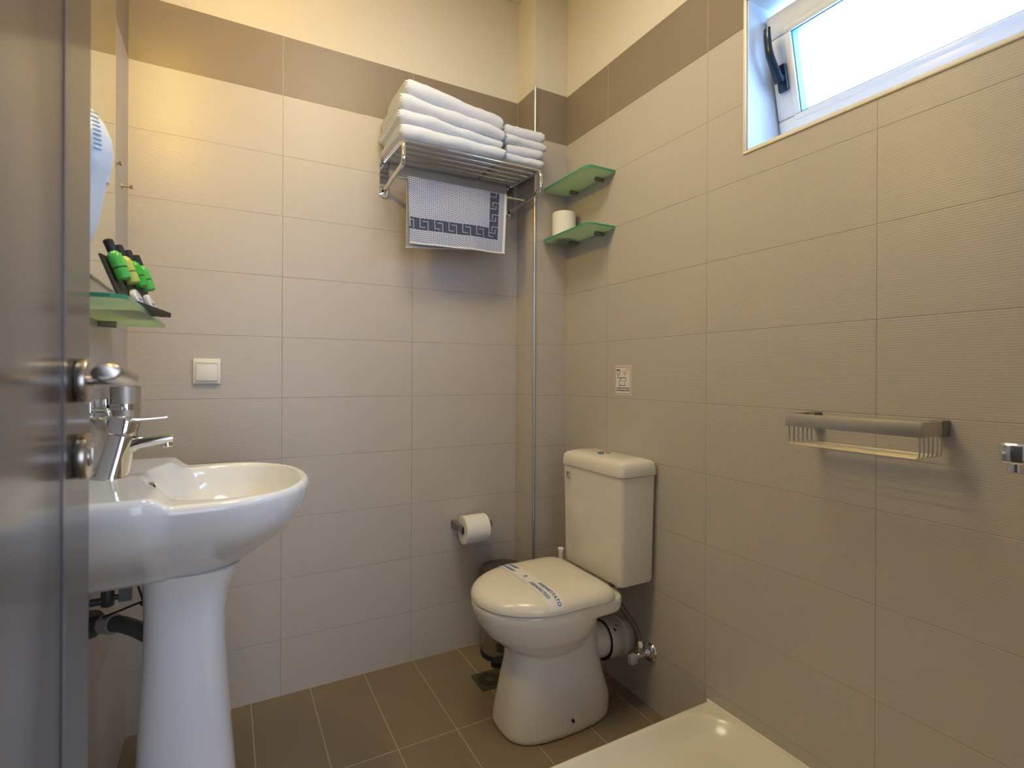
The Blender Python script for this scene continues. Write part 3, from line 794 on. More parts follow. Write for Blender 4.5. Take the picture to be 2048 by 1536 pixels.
# waste pipe, valve and hose behind the toilet
wp = thing('waste_connector', 'white plastic waste pipe joining the toilet to the right wall', 'pipe', (1.165, YC, 0.19))
b = nb(); lathe(b, [(0.057, 0.0), (0.0615, 0.002), (0.0625, 0.012), (0.062, 0.042), (0.060, 0.046), (0.0605, 0.062), (0.064, 0.066), (0.064, 0.078), (0.058, 0.082), (0.055, 0.10)], (1.113, YC, 0.188), 40, Vector((1, 0, -0.08)))
ob('connector', b, mat('aged_white_plastic', (0.62, 0.59, 0.56), 0.4), wp, True)
b = nb(); lathe(b, [(0.0590, 0), (0.0640, 0.0005), (0.0640, 0.003), (0.0590, 0.0035)], (1.1105, YC, 0.188), 40, Vector((1, 0, -0.08))); ob('rubber_seal', b, M_black, wp, True)
b = nb()
def patch(cx, a0, da, dx, R=0.0648):
    pts = []
    for i in range(12):
        t = 2*PI*i/12; k = 0.75+0.25*math.sin(3*t+cx*40)
        a = a0+da*math.sin(t)*k; x = cx+dx*math.cos(t)*k
        pts.append(Vector((x, YC-R*math.cos(a), 0.186-0.08*(x-1.113)+R*math.sin(a))))
    b.faces.new([b.verts.new(p) for p in pts])
patch(1.138, 0.85, 0.10, 0.007); patch(1.152, 1.05, 0.07, 0.004)
ob('torn_spot', b, M_hole, wp)
vy, vz = -0.629, 0.178
vl = thing('angle_valve', 'chrome angle valve with grey handle on the right wall behind the toilet', 'valve', (XR, vy, vz))
b = nb(); lathe(b, [(0.032, 0), (0.031, 0.003), (0.024, 0.009), (0.012, 0.011)], (XR, vy, vz), 32, Vector((-1, 0, 0))); ob('escutcheon', b, M_chrome, vl, True)
b = nb(); lathe(b, [(0.011, 0), (0.011, 0.004)], (XR-0.0115, vy, vz), 24, Vector((-1, 0, 0))); ob('washer', b, M_white, vl, True)
b = nb(); cyl(b, (XR-0.01, vy, vz), (XR-0.058, vy, vz), 0.0085, seg=20, bev=0.001); cyl(b, (XR-0.042, vy, vz-0.003), (XR-0.042, vy, vz+0.032), 0.0085, seg=20); cyl(b, (XR-0.042, vy, vz+0.026), (XR-0.042, vy+0.004, vz+0.046), 0.0105, seg=6)
ob('valve_body', b, M_chrome, vl, True)
b = nb(); box(b, (XR-0.088, vy-0.011, vz-0.019), (XR-0.060, vy+0.011, vz+0.010), 0.004); ob('valve_handle', b, mat('grey_handle', (0.45, 0.43, 0.41), 0.5), vl, True)
b = nb(); tube(b, smoothpath([(XR-0.042, vy+0.003, vz+0.045), (XR-0.052, vy+0.015, vz+0.09), (XR-0.085, vy+0.035, vz+0.145), (XR-0.115, vy+0.045, vz+0.20), (XR-0.120, vy+0.05, 0.418)], 8), 0.0085, 14)
tag(ob('flexible_hose', b, M_hose, None, True), 'dark braided hose running from the wall valve up to the cistern', 'hose')

# ------------------------------------------------------------------ pedal bin
BXC, BYC, BR = 0.952, -0.102, 0.086
bn = thing('pedal_bin', 'small steel pedal bin with dark lid in the corner behind the toilet', 'bin', (BXC, BYC, 0))
b = nb(); lathe(b, [(BR-0.002, 0), (BR+0.003, 0.002), (BR+0.003, 0.014), (BR, 0.018)], (BXC, BYC, 0), 48); ob('base_ring', b, M_black, bn, True)
b = nb(); lathe(b, [(BR-0.001, 0.016), (BR-0.001, 0.285)], (BXC, BYC, 0), 48); ob('bin_body', b, M_binbody, bn, True)
b = nb(); lathe(b, [(BR+0.002, 0.280), (BR+0.004, 0.284), (BR+0.004, 0.318), (BR-0.002, 0.330), (BR-0.03, 0.339), (0.02, 0.342)], (BXC, BYC, 0), 48); ob('bin_lid', b, M_binlid, bn, True)
b = nb(); d = Vector((-0.62, -0.79, 0)); q = Vector((0.79, -0.62, 0)); pc = Vector((BXC, BYC, 0.012))+d*(BR+0.0)
rings = [[pc+d*a+q*w_*s1+Vector((0, 0, h)) for s1, h in ((-1, 0), (1, 0), (1, th), (-1, th))] for a, w_, th in ((-0.01, 0.018, 0.006), (0.012, 0.018, 0.006), (0.028, 0.024, 0.010), (0.040, 0.022, 0.010))]
loft(b, rings); ob('pedal', b, M_black, bn)
b = nb(); rnd = random.Random(4)
for k in range(3):
    a0 = PI+0.25+k*0.22; P = []
    for i in range(9):
        rr = BR+0.006+0.010*abs(math.sin(i*1.3+k)); P.append((BXC+rr*math.cos(a0+0.05*math.sin(i*2)), BYC+rr*math.sin(a0+0.05*math.sin(i*2)), 0.283-0.009*i))
    tube(b, P, 0.009, 8, rr=[0.004+0.006*abs(math.sin(i*0.9+k)) for i in range(9)], flat=0.5)
ob('bag_edge', b, M_bag, bn, True)

# ------------------------------------------------------------------ floor drain
fd = thing('floor_drain', 'square steel floor drain with round grate beside the toilet foot', 'drain', (0.822, -0.249, 0))
b = nb(); x0, x1, y0, y1 = 0.770, 0.874, -0.302, -0.197; cx, cy, R = 0.822, -0.2495, 0.042; N = 48
outer = []; 
for i in range(N):
    a = 2*PI*i/N; ca, sa = math.cos(a), math.sin(a); k = min(abs(0.052/ca) if abs(ca) > 1e-6 else 9, abs(0.0525/sa) if abs(sa) > 1e-6 else 9); outer.append((cx+ca*k, cy+sa*k))
inner = [(cx+R*math.cos(2*PI*i/N), cy+R*math.sin(2*PI*i/N)) for i in range(N)]
loft(b, [[Vector((x, y, 0.0)) for x, y in outer], [Vector((x, y, 0.0025)) for x, y in outer], [Vector((x, y, 0.0025)) for x, y in inner], [Vector((x, y, 0.0004)) for x, y in inner]], False, False)
ob('drain_plate', b, M_drain, fd, False)
b = nb(); cyl(b, (cx, cy, 0.0002), (cx, cy, 0.0008), R, seg=40); ob('drain_hole', b, M_hole, fd)
b = nb()
for i in range(-6, 7):
    h = math.sqrt(max(R*R-(i*0.0062)**2, 0)); box(b, (cx+i*0.0062-0.0014, cy-h, 0.0010), (cx+i*0.0062+0.0014, cy+h, 0.0022))
box(b, (cx-0.012, cy-0.012, 0.001), (cx+0.012, cy+0.012, 0.0026), 0.0004)
ob('drain_grate', b, M_drain, fd)

# ------------------------------------------------------------------ toilet roll holder and its roll
th = thing('toilet_roll_holder', 'dark grey metal roll holder with two arms on the back wall', 'toilet roll holder', (0.85, 0, 0.49))
for xa, xb in ((0.772, 0.786), (0.900, 0.914)):
    b = nb(); rings = []
    for y, zc, h in ((0, 0.496, 0.014), (-0.02, 0.496, 0.014), (-0.078, 0.496, 0.012)): rings.append([Vector((x, y, zc+dz)) for x, dz in ((xa, -h), (xb, -h), (xb, h), (xa, h))])
    loft(b, rings); ob('holder_arm', b, M_dgrey, th)
b = nb(); cyl(b, (0.784, -0.062, 0.496), (0.902, -0.062, 0.496), 0.006, seg=16); ob('spindle', b, M_chrome, th, True)
tr_ = thing('toilet_roll', 'white toilet roll hanging on the holder on the back wall', 'toilet paper', (0.843, -0.062, 0.484))
ob('paper', roll_bm((0.843, -0.062, 0.483), (1, 0, 0), 0.054, 0.019, 0.098), M_paper, tr_, True)
ob('core', core_bm((0.843, -0.062, 0.483), (1, 0, 0), 0.0188, 0.096), M_card, tr_, True)

# ------------------------------------------------------------------ socket cover on the back wall
sk = thing('wall_socket', 'square white socket with flap cover on the back wall', 'socket', (-0.054, 0, 1.085))
b = nb(); box(b, (-0.092, -0.010, 1.046), (-0.016, 0, 1.126), 0.003); ob('socket_frame', b, M_white, sk, True)
b = nb(); box(b, (-0.084, -0.018, 1.056), (-0.024, -0.009, 1.116), 0.0025); box(b, (-0.082, -0.0195, 1.110), (-0.026, -0.012, 1.117), 0.001); ob('flap', b, M_white, sk, True)

# ------------------------------------------------------------------ notice sticker on the right wall
sg = thing('toilet_notice', 'small white sticker with a toilet drawing and two lines of text on the right wall', 'sign', (XR, -0.491, 1.012))
SY_L, SY_R, SZ_B, SZ_T = -0.449, -0.533, 1.010, 1.113
b = nb(); box(b, (XR-0.0008, SY_R, SZ_B), (XR, SY_L, SZ_T)); ob('sticker', b, M_signw, sg)
def sp(u, v, lift=0.0012): return Vector((XR-lift, SY_L+(SY_R-SY_L)*u, SZ_T+(SZ_B-SZ_T)*v))
def stroke(b, pts, w):
    w = w*1.35
    W_, H_ = 0.084, 0.103
    for (a, c0), (d, e) in zip(pts, pts[1:]):
        dx, dy = (d-a)*W_, (e-c0)*H_; L = math.hypot(dx, dy) or 1; nx, ny = -dy/L*w/2/W_, dx/L*w/2/H_
        ex, ey = dx/L*w*0.4/W_, dy/L*w*0.4/H_
        b.faces.new([b.verts.new(sp(*q)) for q in ((a+nx-ex, c0+ny-ey), (a-nx-ex, c0-ny-ey), (d-nx+ex, e-ny+ey), (d+nx+ex, e+ny+ey))])
b = nb(); stroke(b, [(0.07, 0.05), (0.91, 0.05), (0.95, 0.09), (0.95, 0.92), (0.91, 0.955), (0.07, 0.955), (0.04, 0.92), (0.04, 0.09), (0.07, 0.05)], 0.0018)
stroke(b, [(0.56, 0.21), (0.60, 0.31)], 0.0012); stroke(b, [(0.62, 0.22), (0.58, 0.30)], 0.0012); stroke(b, [(0.66, 0.21), (0.68, 0.30), (0.72, 0.27), (0.68, 0.22)], 0.0012)
ob('red_marks', b, M_red, sg)
b = nb()
stroke(b, [(0.12, 0.14), (0.29, 0.14), (0.27, 0.30), (0.21, 0.35), (0.15, 0.30), (0.12, 0.14)], 0.0016)
stroke(b, [(0.12, 0.155), (0.29, 0.155)], 0.0022)
stroke(b, [(0.21, 0.34), (0.21, 0.42), (0.36, 0.43)], 0.0016)
stroke(b, [(0.36, 0.40), (0.36, 0.46), (0.43, 0.41), (0.68, 0.415), (0.70, 0.44), (0.62, 0.56), (0.64, 0.68), (0.26, 0.67), (0.27, 0.53), (0.38, 0.51), (0.41, 0.47)], 0.0014)
stroke(b, [(0.37, 0.14), (0.35, 0.39)], 0.0006); stroke(b, [(0.49, 0.20), (0.50, 0.25)], 0.0010); stroke(b, [(0.56, 0.36), (0.60, 0.33)], 0.0009)
stroke(b, [(0.70, 0.18), (0.74, 0.13), (0.84, 0.11), (0.86, 0.15), (0.78, 0.18)], 0.0006); stroke(b, [(0.47, 0.52), (0.54, 0.55)], 0.0010)
ob('toilet_drawing', b, M_print, sg)
def signtext(body, v, size):
    return text_bm(body, size, lambda x, y: Vector((XR-0.0014, -0.491-x, SZ_T+(SZ_B-SZ_T)*v+y)), bold=0.00022)
b = signtext('ΜΗ ΡΙΧΝΕΤΕ ΧΑΡΤΙΑ ΣΤΗ ΛΕΚΑΝΗ', 0.765, 0.0058); merge(b, signtext("DON'T THROW PAPER IN THE TOILET", 0.845, 0.0058))
me_w = max(v.co.y for v in b.verts)-min(v.co.y for v in b.verts)
k = 0.068/me_w
for v in b.verts: v.co.y = -0.491+(v.co.y+0.491)*k
ob('notice_text', b, M_print, sg)

# ------------------------------------------------------------------ shower basket
bk = thing('shower_basket', 'brushed steel shower basket with wire bottom on the right wall', 'basket', (XR, -1.30, 0.93))
KY0, KY1, KX, KZT, KZB = -1.432, -1.168, 1.107, 0.996, 0.968
b = nb(); w = 0.004
box(b, (KX, KY0, KZB), (KX+w, KY1, KZT), 0.0008); box(b, (KX+w, KY0, KZB), (XR-0.012, KY0+w, KZT), 0.0008); box(b, (KX+w, KY1-w, KZB), (XR-0.012, KY1, KZT), 0.0008)
ob('basket_rim', b, M_steel, bk, True)
for yy in (KY0-0.001, KY1-0.019):
    b = nb(); box(b, (XR-0.030, yy, KZB-0.002), (XR, yy+0.020, KZT+0.001), 0.002); ob('wall_mount', b, M_dgrey, bk, True)
for i in range(6):
    xx = KX+0.006+i*0.0165
    b = nb(); P = fillet([(xx, KY1-0.006, KZB+0.006), (xx, KY1-0.006, 0.928), (xx, KY0+0.006, 0.928), (xx, KY0+0.006, KZB+0.006)], 0.008, 5)
    tube(b, P, 0.0017, 8); ob('wire', b, M_steel, bk, True)

# ------------------------------------------------------------------ shower mixer on the right wall
mx = thing('shower_mixer', 'chrome mixer spout at the right edge, past the steel basket', 'tap', (1.20, -1.62, 0.96))
b = nb(); box(b, (1.092, -1.578, 0.941), (1.19, -1.545, 0.975), 0.005, 3); ob('spout', b, M_chrome, mx, True)
b = nb(); lathe(b, [(0.0125, 0), (0.0125, -0.014), (0.010, -0.016)], (1.112, -1.562, 0.942), 28); ob('aerator', b, M_chrome, mx, True)
b = nb(); cyl(b, (1.185, -1.80, 0.955), (1.185, -1.570, 0.955), 0.022, seg=32, bev=0.003)
cyl(b, (1.185, -1.755, 0.955), (XR, -1.755, 0.955), 0.030, seg=32); cyl(b, (1.185, -1.640, 0.955), (XR, -1.640, 0.955), 0.030, seg=32)
ob('mixer_body', b, M_chrome, mx, True)

# ------------------------------------------------------------------ shower tray
TY1, TX0, TY0, TZ = -0.862, 0.43, YF+0.002, 0.150
tr = nb(); NXg, NYg = 130, 150; x1t = XR-0.001
def trayz(x, y):
    def edge(d, wflat, wslope):
        if d < wflat: return 0.0
        k = min((d-wflat)/wslope, 1); return k*k*(3-2*k)
    # signed rounding of the inner corner
    dn, df, dl, drr = TY1-y, y-TY0, x-TX0, x1t-x
    R = 0.13
    e_far = 0.014; wf = 0.115
    px = max(R-(drr-0.012), 0); py = max(R-(dn-0.012), 0)
    if px > 0 and py > 0: dd = R-math.hypot(px, py)
    else: dd = min(drr-0.012, dn-0.012)
    dd = min(dd, dl-0.03, df-0.02)
    k = max(0, min(dd/0.10, 1)); k = 1-(1-k)**2.2
    return TZ-0.045*k
g = {}
for i in range(NXg+1):
    for j in range(NYg+1):
        x = TX0+(x1t-TX0)*i/NXg; y = TY0+(TY1-TY0)*j/NYg; g[i, j] = tr.verts.new((x, y, trayz(x, y)-(0.004 if i in (0,) or j in (NYg,) else 0)))
for i in range(NXg):
    for j in range(NYg): tr.faces.new((g[i, j], g[i+1, j], g[i+1, j+1], g[i, j+1]))
ring = [g[i, 0] for i in range(NXg+1)]+[g[NXg, j] for j in range(1, NYg+1)]+[g[i, NYg] for i in range(NXg-1, -1, -1)]+[g[0, j] for j in range(NYg-1, 0, -1)]
low = [tr.verts.new((v.co.x, v.co.y, 0.0)) for v in ring]
for i in range(len(ring)):
    j = (i+1) % len(ring); tr.faces.new((ring[i], low[i], low[j], ring[j]))
tag(ob('shower_tray', tr, M_shower, None, True), 'cream acrylic shower tray on the floor along the right wall', 'shower tray')
b = nb(); tube(b, [(XR-0.001, TY0+0.001, TZ), (XR-0.001, TY1, TZ)], 0.004, 8); struct('trim_2', b, M_trimw, True)

# ------------------------------------------------------------------ washbasin
SYC = -0.580
sk2 = thing('washbasin', 'white ceramic washbasin on a tall pedestal beside the open door', 'washbasin', (-0.07, SYC, 0))
def sink_bm():
    b = nb(); NT = 240
    cx, cy = 0.005, SYC
    ox, oa, ob_, of = -0.045, 0.215, 0.246, 2.15            # front ellipse
    deckx, deckh = -0.098, 0.264
    def Rmax(th):
        ct, st = math.cos(th), math.sin(th); best = 0
        # march outwards
        r = 0.05
        while r < 0.6:
            x, y = cx+ct*r, cy+st*r
            ine = (abs((x-ox)/oa)**of + abs((y-cy)/ob_)**of) <= 1 if x > ox else abs(y-cy) <= ob_
            yy = max(abs(y-cy)-(deckh-0.03), 0); xx = max(x-(deckx-0.03), 0)
            ind = (x < deckx and abs(y-cy) < deckh and math.hypot(yy, xx) < 0.030001)
            if x < XL+0.001: break
            if not (ine or ind): break
            r += 0.0015
        return r
    R = [Rmax(2*PI*i/NT) for i in range(NT)]
    for _ in range(2):
        R = [(R[i-1]+2*R[i]+R[(i+1) % NT])/4 for i in range(NT)]
    def top(x, y):
        k = max(0, min((deckx+0.012-x)/0.030, 1)); k = k*k*(3-2*k)
        return 0.846+0.020*k
    # basin: gauge of the inner bowl
    bx, ba_f, ba_b, bb = 0.020, 0.130, 0.170, 0.208
    def zin(x, y):
        A = ba_f if x > bx else ba_b
        gq = (abs((x-bx)/A)**2.3+abs((y-cy)/bb)**2.3)**(1/2.3)
        zt = top(x, y)
        if gq >= 1: 
            return zt
        d = 0.135*(1-gq**3.2)**0.75
        k = max(0, min((1-gq)/0.08, 1)); k = k*k*(3-2*k)
        return zt-d*(0.25+0.75*k)
    rings = []
    # inner & top surface from centre to the rim
    NR = 70
    for j in range(1, NR+1):
        ring = []
        for i in range(NT):
            th = 2*PI*i/NT; rr = R[i]*(j/NR); x, y = cx+math.cos(th)*rr, cy+math.sin(th)*rr
            e = R[i]-rr; z = zin(x, y)
            if e < 0.012 and x > XL+0.012: z -= 0.012-math.sqrt(max(0.012**2-(0.012-e)**2, 0))*1.0
            ring.append(Vector((max(x, XL+0.001), y, z)))
        rings.append(ring)
    # outer body
    bcx = -0.10
    for z, sx, sy in ((0.832, 1.0, 1.0), (0.815, 0.992, 0.985), (0.79, 0.965, 0.95), (0.770, 0.93, 0.90), (0.750, 0.875, 0.81), (0.730, 0.80, 0.70), (0.710, 0.715, 0.58), (0.693, 0.62, 0.47), (0.678, 0.53, 0.40), (0.668, 0.46, 0.36)):
        ring = []
        for i in range(NT):
            th = 2*PI*i/NT; x, y = cx+math.cos(th)*R[i], cy+math.sin(th)*R[i]
            x = max(x, XL+0.001)
            X = bcx+(x-bcx)*sx if x > bcx else x+0.0*(1-sx)
            zz = z
            if x < bcx: zz = z - 0.004*(1-sx)
            ring.append(Vector((X, cy+(y-cy)*sy, zz)))
        rings.append(ring)
    loft(b, rings)
    return b
ob('basin', sink_bm(), M_ceram, sk2, 'all', mods=[('SMOOTH', dict(factor=0.5, iterations=3))])
b = nb(); rings = []
for z, xb, xf, hw in ((0.0, -0.175, 0.036, 0.105), (0.10, -0.170, 0.030, 0.098), (0.25, -0.163, 0.018, 0.090), (0.40, -0.156, 0.006, 0.083), (0.50, -0.151, 0.000, 0.080), (0.57, -0.150, 0.000, 0.080), (0.62, -0.151, 0.008, 0.086), (0.655, -0.152, 0.024, 0.096), (0.672, -0.152, 0.032, 0.100)):
    cx = (xb+xf)/2; rings.append(superell(cx, SYC, (xf-xb)/2, hw, 2.6, z, 64))
rs = []
for k in range(len(rings)-1):
    for t in (0, 0.5): rs.append([a.lerp(c, t) for a, c in zip(rings[k], rings[k+1])])
rs.append(rings[-1]); loft(b, rs); ob('pedestal', b, M_ceram, sk2, True)
# overflow grille at the back of the bowl
b = nb(); oc = Vector((-0.136, SYC+0.004, 0.838)); ax = Vector((1, -0.1, 0.25)).normalized()
lathe(b, [(0.0125, -0.012), (0.0125, 0.003), (0.010, 0.0045), (0.009, 0.003)], oc, 28, ax); ovf = ob('overflow_ring', b, M_chrome, sk2, True)
b = nb(); lathe(b, [(0.0092, 0.0031), (0.002, 0.0033)], oc, 20, ax); ob('overflow_hole', b, M_hole, sk2)

# faucet
fc = thing('basin_tap', 'chrome single-lever tap standing on the washbasin', 'tap', (-0.206, SYC, 0.866))
b = nb(); ax = Vector((0.22, 0, 1)).normalized()
lathe(b, [(0.0300, 0.0), (0.0305, 0.002), (0.0290, 0.006), (0.0265, 0.045), (0.0250, 0.088)], (-0.206, SYC, 0.8655), 40, ax); ob('tap_body', b, M_chrome, fc, True)
b = nb(); P0 = Vector((-0.206, SYC, 0.8655))+ax*0.091
lathe(b, [(0.0250, 0.0), (0.0272, 0.002), (0.0285, 0.028), (0.0265, 0.033), (0.008, 0.034)], P0, 40, ax); cap = ob('tap_cap', b, M_chrome, fc, True)
b = nb(); st = P0+ax*0.030
P = [st+Vector((0.0, 0, 0)), st+Vector((0.03, 0, 0.000)), st+Vector((0.062, 0, 0.002)), st+Vector((0.070, 0, 0.003))]
rings = [[p+Vector((0, sy*w_, sz)) for sy, sz in ((-1, -h), (1, -h), (1, h), (-1, h))] for p, w_, h in zip(P, (0.010, 0.006, 0.004, 0.0035), (0.0024, 0.0012, 0.0009, 0.0015))]
loft(b, rings); ob('lever', b, M_chrome, fc, True)
b = nb(); rings = []
for k, (x, z, w_, h) in enumerate(((-0.198, 0.922, 0.018, 0.024), (-0.176, 0.930, 0.0175, 0.0185), (-0.156, 0.936, 0.0165, 0.0125), (-0.125, 0.940, 0.0155, 0.0100), (-0.099, 0.9425, 0.0150, 0.0092))):
    rings.append([Vector((x, SYC+w_*sgn(math.cos(a))*abs(math.cos(a))**0.6, z+h*sgn(math.sin(a))*abs(math.sin(a))**0.6)) for a in [2*PI*i/24 for i in range(24)]])
loft(b, rings); ob('spout', b, M_chrome, fc, True)
b = nb(); lathe(b, [(0.0095, 0.004), (0.0100, -0.008), (0.0085, -0.010)], (-0.110, SYC, 0.933), 24, Vector((-0.12, 0, 1))); ob('aerator', b, M_chrome, fc, True)

# tumbler in a wall holder
tb = thing('tumbler', 'brushed steel tumbler held on the left wall behind the tap', 'cup', (-0.214, -0.35, 0.925))
b = nb(); lathe(b, [(0.027, 0.0), (0.029, 0.002), (0.0310, 0.122), (0.0298, 0.122), (0.028, 0.006), (0.003, 0.005)], (-0.214, -0.35, 0.925), 40); ob('cup', b, M_steel, tb, True)
hl = thing('tumbler_holder', 'chrome ring bracket holding the steel tumbler on the left wall', 'holder', (XL, -0.35, 1.0))
b = nb(); lathe(b, [(0.0312, 0.0), (0.0345, 0.0), (0.0345, 0.014), (0.0312, 0.014)], (-0.214, -0.35, 0.992), 40, caps=(False, False)); ob('holder_ring', b, M_chrome, hl, True)
b = nb(); box(b, (XL, -0.372, 0.985), (XL+0.012, -0.328, 1.020), 0.002); ob('holder_plate', b, M_chrome, hl, True)
# second wall holder with a tilted clear-chrome soap dish, mostly hidden by the door handle
sd = thing('soap_dish', 'chrome soap dish holder on the left wall half hidden by the door handle', 'soap dish', (XL, -0.50, 0.96))
b = nb(); box(b, (XL, -0.522, 0.985), (XL+0.010, -0.478, 1.020), 0.002); tube(b, fillet([(XL+0.008, -0.50, 1.0), (-0.225, -0.50, 1.0), (-0.222, -0.50, 0.985)], 0.01), 0.006, 12); ob('dish_arm', b, M_chrome, sd, True)
b = nb(); lathe(b, [(0.016, 0.0), (0.020, 0.004), (0.030, 0.026), (0.029, 0.027), (0.019, 0.007), (0.002, 0.005)], (-0.224, -0.50, 0.955), 36); ob('dish', b, M_chrome, sd, True)

# plumbing under the basin
pv = thing('basin_valve', 'dark angle valve with grey handle on the left wall under the basin', 'valve', (XL, -0.47, 0.61))
b = nb(); cyl(b, (XL, -0.470, 0.578), (-0.222, -0.470, 0.578), 0.008); cyl(b, (-0.228, -0.470, 0.566), (-0.228, -0.470, 0.618), 0.0125, seg=20, bev=0.002); cyl(b, (-0.228, -0.470, 0.606), (-0.228, -0.470, 0.628), 0.015, seg=6)
cyl(b, (-0.226, -0.470, 0.582), (-0.200, -0.468, 0.582), 0.006); ob('valve_body', b, M_pipeg, pv, True)
b = nb(); box(b, (-0.208, -0.480, 0.572), (-0.184, -0.458, 0.608), 0.002); ob('valve_handle', b, M_grey, pv, True)
pt = thing('waste_trap', 'grey waste pipe with pale nut running from the pedestal to the left wall', 'pipe', (-0.20, -0.52, 0.54))
b = nb(); tube(b, smoothpath([(-0.120, -0.60, 0.520), (-0.160, -0.56, 0.536), (-0.195, -0.525, 0.541), (-0.215, -0.51, 0.540)], 6), 0.0165, 20); ob('trap_pipe', b, M_pipeg, pt, True)
b = nb(); cyl(b, (-0.210, -0.513, 0.540), (-0.232, -0.495, 0.537), 0.022, 0.020, 8); ob('trap_nut', b, mat('pale_nut', (0.34, 0.31, 0.28), 0.5), pt, False)
b = nb(); cyl(b, (-0.230, -0.497, 0.537), (XL, -0.473, 0.533), 0.0165, seg=20); cyl(b, (XL+0.006, -0.478, 0.534), (XL, -0.473, 0.533), 0.029, seg=24); ob('wall_flange', b, M_pipeg, pt, True)
rod = thing('pop_up_rod', 'thin black pop-up waste rod beside the pedestal under the basin', 'rod', (-0.2, -0.55, 0.60))
b = nb(); tube(b, fillet([(-0.166, -0.60, 0.675), (-0.149, -0.60, 0.610)], 0.01), 0.0022, 8); ob('lift_rod', b, M_black, rod)
b = nb(); tube(b, [(-0.149, -0.60, 0.610), (-0.225, -0.54, 0.568)], 0.0022, 8); sphere(b, (-0.149, -0.60, 0.606), 0.006, 12); ob('cross_rod', b, M_black, rod)

# ------------------------------------------------------------------ hair dryer hanging in front of the mirror
hdr = thing('hair_dryer', 'white hair dryer with side vents hanging in front of the mirror', 'hair dryer', (-0.205, -0.80, 1.29))
DYC = -0.80
prof = [(1.292, -0.222, 0.013), (1.300, -0.220, 0.020), (1.335, -0.217, 0.0265), (1.37, -0.213, 0.0285), (1.40, -0.210, 0.031), (1.425, -0.208, 0.035), (1.45, -0.207, 0.0365), (1.475, -0.207, 0.034), (1.50, -0.209, 0.0265), (1.518, -0.211, 0.015), (1.524, -0.212, 0.005)]
b = nb(); rings = []
for k in range(len(prof)-1):
    for t in (0, 0.34, 0.67):
        z = prof[k][0]*(1-t)+prof[k+1][0]*t; xc = prof[k][1]*(1-t)+prof[k+1][1]*t; r = prof[k][2]*(1-t)+prof[k+1][2]*t
        rings.append([Vector((max(xc+r*math.cos(a), XL+0.008), DYC+r*1.25*math.sin(a), z)) for a in [2*PI*i/40 for i in range(40)]])
loft(b, rings); ob('dryer_body', b, M_dryer, hdr, True)
b = nb()
for i in range(9):
    z = 1.445+i*0.0078; r = 0.0365-abs(z-1.45)*0.10 if z < 1.475 else 0.034-(z-1.475)*0.34
    a = -0.95; x = -0.207+r*math.cos(a); y = DYC+r*1.25*math.sin(a)
    q = Vector((-math.sin(a), 1.25*math.cos(a), 0)).normalized()*0.006; n_ = Vector((math.cos(a), math.sin(a), 0))*0.0006
    p = Vector((x, y, z))+n_; loft(b, [[p-q+n_*0-Vector((0, 0, .0008)), p+q-Vector((0, 0, .0008)), p+q+Vector((0, 0, .0008)), p-q+Vector((0, 0, .0008))], [v+n_*1.5 for v in (p-q-Vector((0, 0, .0008)), p+q-Vector((0, 0, .0008)), p+q+Vector((0, 0, .0008)), p-q+Vector((0, 0, .0008)))]])
ob('vent_slots', b, mat('vent_dark', (0.15, 0.22, 0.28), 0.5), hdr)
b = nb(); box(b, (-0.187, DYC-0.008, 1.400), (-0.176, DYC+0.006, 1.413), 0.003); ob('switch', b, M_dryer, hdr, True)
b = nb(); cyl(b, (-0.222, DYC, 1.272), (-0.222, DYC, 1.296), 0.014, seg=20); ob('cord_sleeve', b, mat('teal_collar', (0.20, 0.32, 0.36), 0.5), hdr, True)
hh = thing('dryer_holder', 'wall bracket that carries the hair dryer on the mirror', 'holder', (XL, DYC, 1.38))
b = nb(); box(b, (XL+0.0062, DYC-0.018, 1.36), (XL+0.014, DYC+0.018, 1.42), 0.003); ob('holder_plate', b, M_white, hh, True)

# ------------------------------------------------------------------ amenity stand on the left glass shelf
PHI = math.radians(10); LEAN = math.radians(21)
au = Vector((math.sin(PHI), math.cos(PHI), 0)); an = Vector((math.cos(PHI), -math.sin(PHI), 0))
av = (Vector((0, 0, 1))*math.cos(LEAN)-an*math.sin(LEAN)).normalized(); aw = (an*math.cos(LEAN)+Vector((0, 0, 1))*math.sin(LEAN)).normalized()
AO = Vector((-0.163, -0.645, 1.2065))
def AP(u, v, w): return AO + au*u + av*v + aw*w
st = thing('amenity_stand', 'black card display stand on the left glass shelf', 'display stand', tuple(AO))
def abox(b, u0, u1, v0, v1, w0, w1, bev=0):
    b2 = nb(); box(b2, (u0, v0, w0), (u1, v1, w1), bev)
    for v in b2.verts: v.co = AP(*v.co)
    merge(b, b2)
b = nb(); abox(b, -0.046, 0.157, 0.002, 0.104, -0.004, 0); ob('back_board', b, M_card_black, st)
b = nb()
q = [AO-au*0.046, AO-au*0.046+an*0.024, AO+au*0.160+an*0.024, AO+au*0.160]
loft(b, [q, [p+Vector((0, 0, 0.010)) for p in q]]); ob('base_lip', b, M_card_black, st)
cols = [M_green1, M_green2, M_green3, M_green1]
labs = ['green toiletry bottle with black cap, nearest the door on the black stand',
        'yellow-green toiletry bottle with black cap, second on the black stand',
        'deep green toiletry bottle with black cap, third on the black stand',
        'green toiletry bottle with black cap, farthest from the door on the black stand']
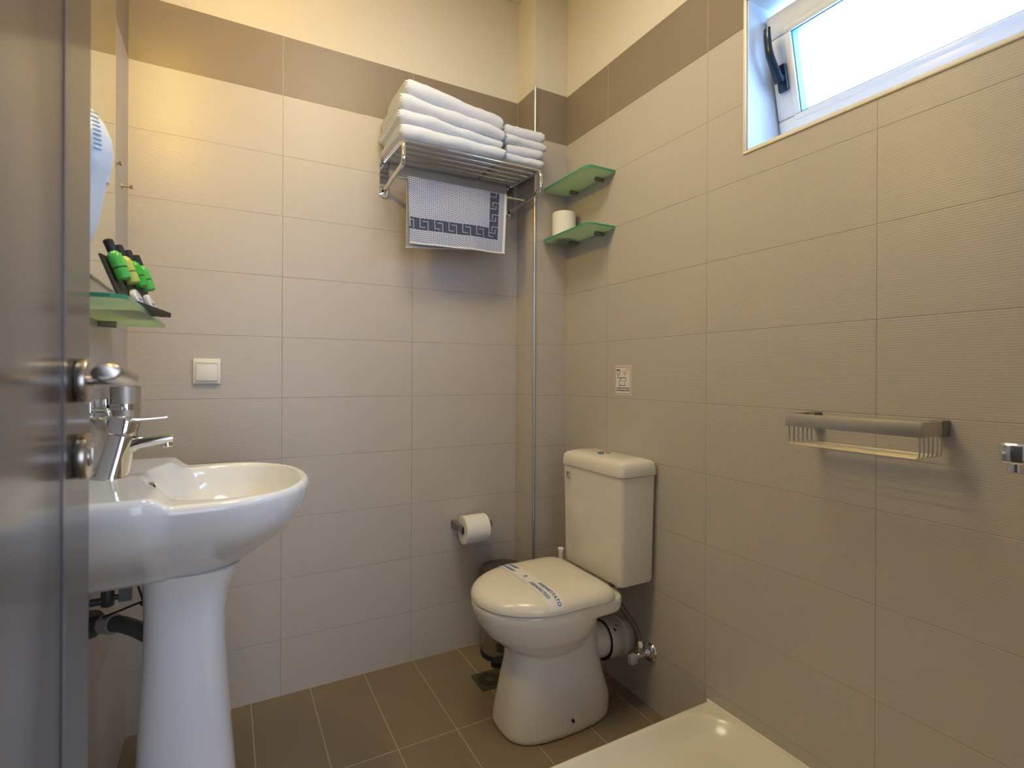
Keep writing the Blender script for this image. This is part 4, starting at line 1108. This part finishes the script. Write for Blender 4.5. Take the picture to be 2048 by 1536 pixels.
for i in range(4):
    uc = -0.022+i*0.048; p = AP(uc, 0.052, 0.0135)
    t = thing('toiletry_bottle', labs[i], 'bottle', tuple(p), 'small toiletry bottles on the stand')
    b = nb(); lathe(b, [(0.0095, 0), (0.0115, 0.0015), (0.0125, 0.015), (0.0125, 0.043), (0.0115, 0.050), (0.007, 0.056)], p, 28, av)
    bd = ob('bottle_body', b, cols[i], t, True)
    b = nb(); lathe(b, [(0.0073, 0.055), (0.0082, 0.057), (0.0085, 0.078), (0.0070, 0.0795)], p, 24, av); ob('cap', b, M_black, t, True)
    b = nb(); lathe(b, [(0.0126, 0.0215), (0.0129, 0.0217), (0.0129, 0.0235), (0.0126, 0.0237)], p, 28, av, caps=(False, False)); ob('strap', b, M_black, t, True)
    b = nb(); a0 = {0: 0.5, 1: 0.0, 2: 0.3, 3: 0.45}[i]
    for du, dv, rr in ((0, 0.044, 0.0024), (0.002, 0.040, 0.0018)):
        cc = p + av*dv; N = 8
        pts = []
        for k in range(N):
            a = a0+(du+rr*math.cos(2*PI*k/N))/0.0126; pts.append(cc + aw*0.0128*math.cos(a)+au*0.0128*math.sin(a)+av*rr*math.sin(2*PI*k/N))
        b.faces.new([b.verts.new(x) for x in pts])
    ob('printed_mark', b, M_orange, t)
for i, uc in enumerate((0.030, 0.108)):
    p = AP(uc, 0.0235, 0.0003)
    t = thing('soap_bar', ('round wrapped soap with blue print on the black stand, nearer the door', 'round wrapped soap with blue print on the black stand, farther from the door')[i], 'soap', tuple(p), 'round soaps on the stand')
    b = nb(); lathe(b, [(0.015, 0), (0.0185, 0.002), (0.0195, 0.006), (0.0185, 0.010), (0.016, 0.0115), (0.002, 0.012)], p, 32, aw); ob('soap_wrap', b, M_white, t, True)
    b = nb(); N = 32
    def sd(r, a): return p + aw*0.0124 + au*r*math.cos(a) + av*r*math.sin(a)
    for k in range(3, 24):
        a, c0 = 2*PI*k/N, 2*PI*(k+1)/N; b.faces.new([b.verts.new(x) for x in (sd(0.0125, a), sd(0.0125, c0), sd(0.0115, c0), sd(0.0115, a))])
    bw = lambda u_, v_: p+aw*0.0125+au*u_+av*v_
    b.faces.new([b.verts.new(x) for x in (bw(-0.008, -0.006), bw(0.008, -0.006), bw(0.008, -0.002), bw(-0.008, -0.002))])
    ob('blue_print', b, M_blue, t)
    b = nb(); b.faces.new([b.verts.new(bw(0.003*math.cos(a), 0.004+0.003*math.sin(a))) for a in [2*PI*k/10 for k in range(10)]]); ob('orange_print', b, M_orange, t)
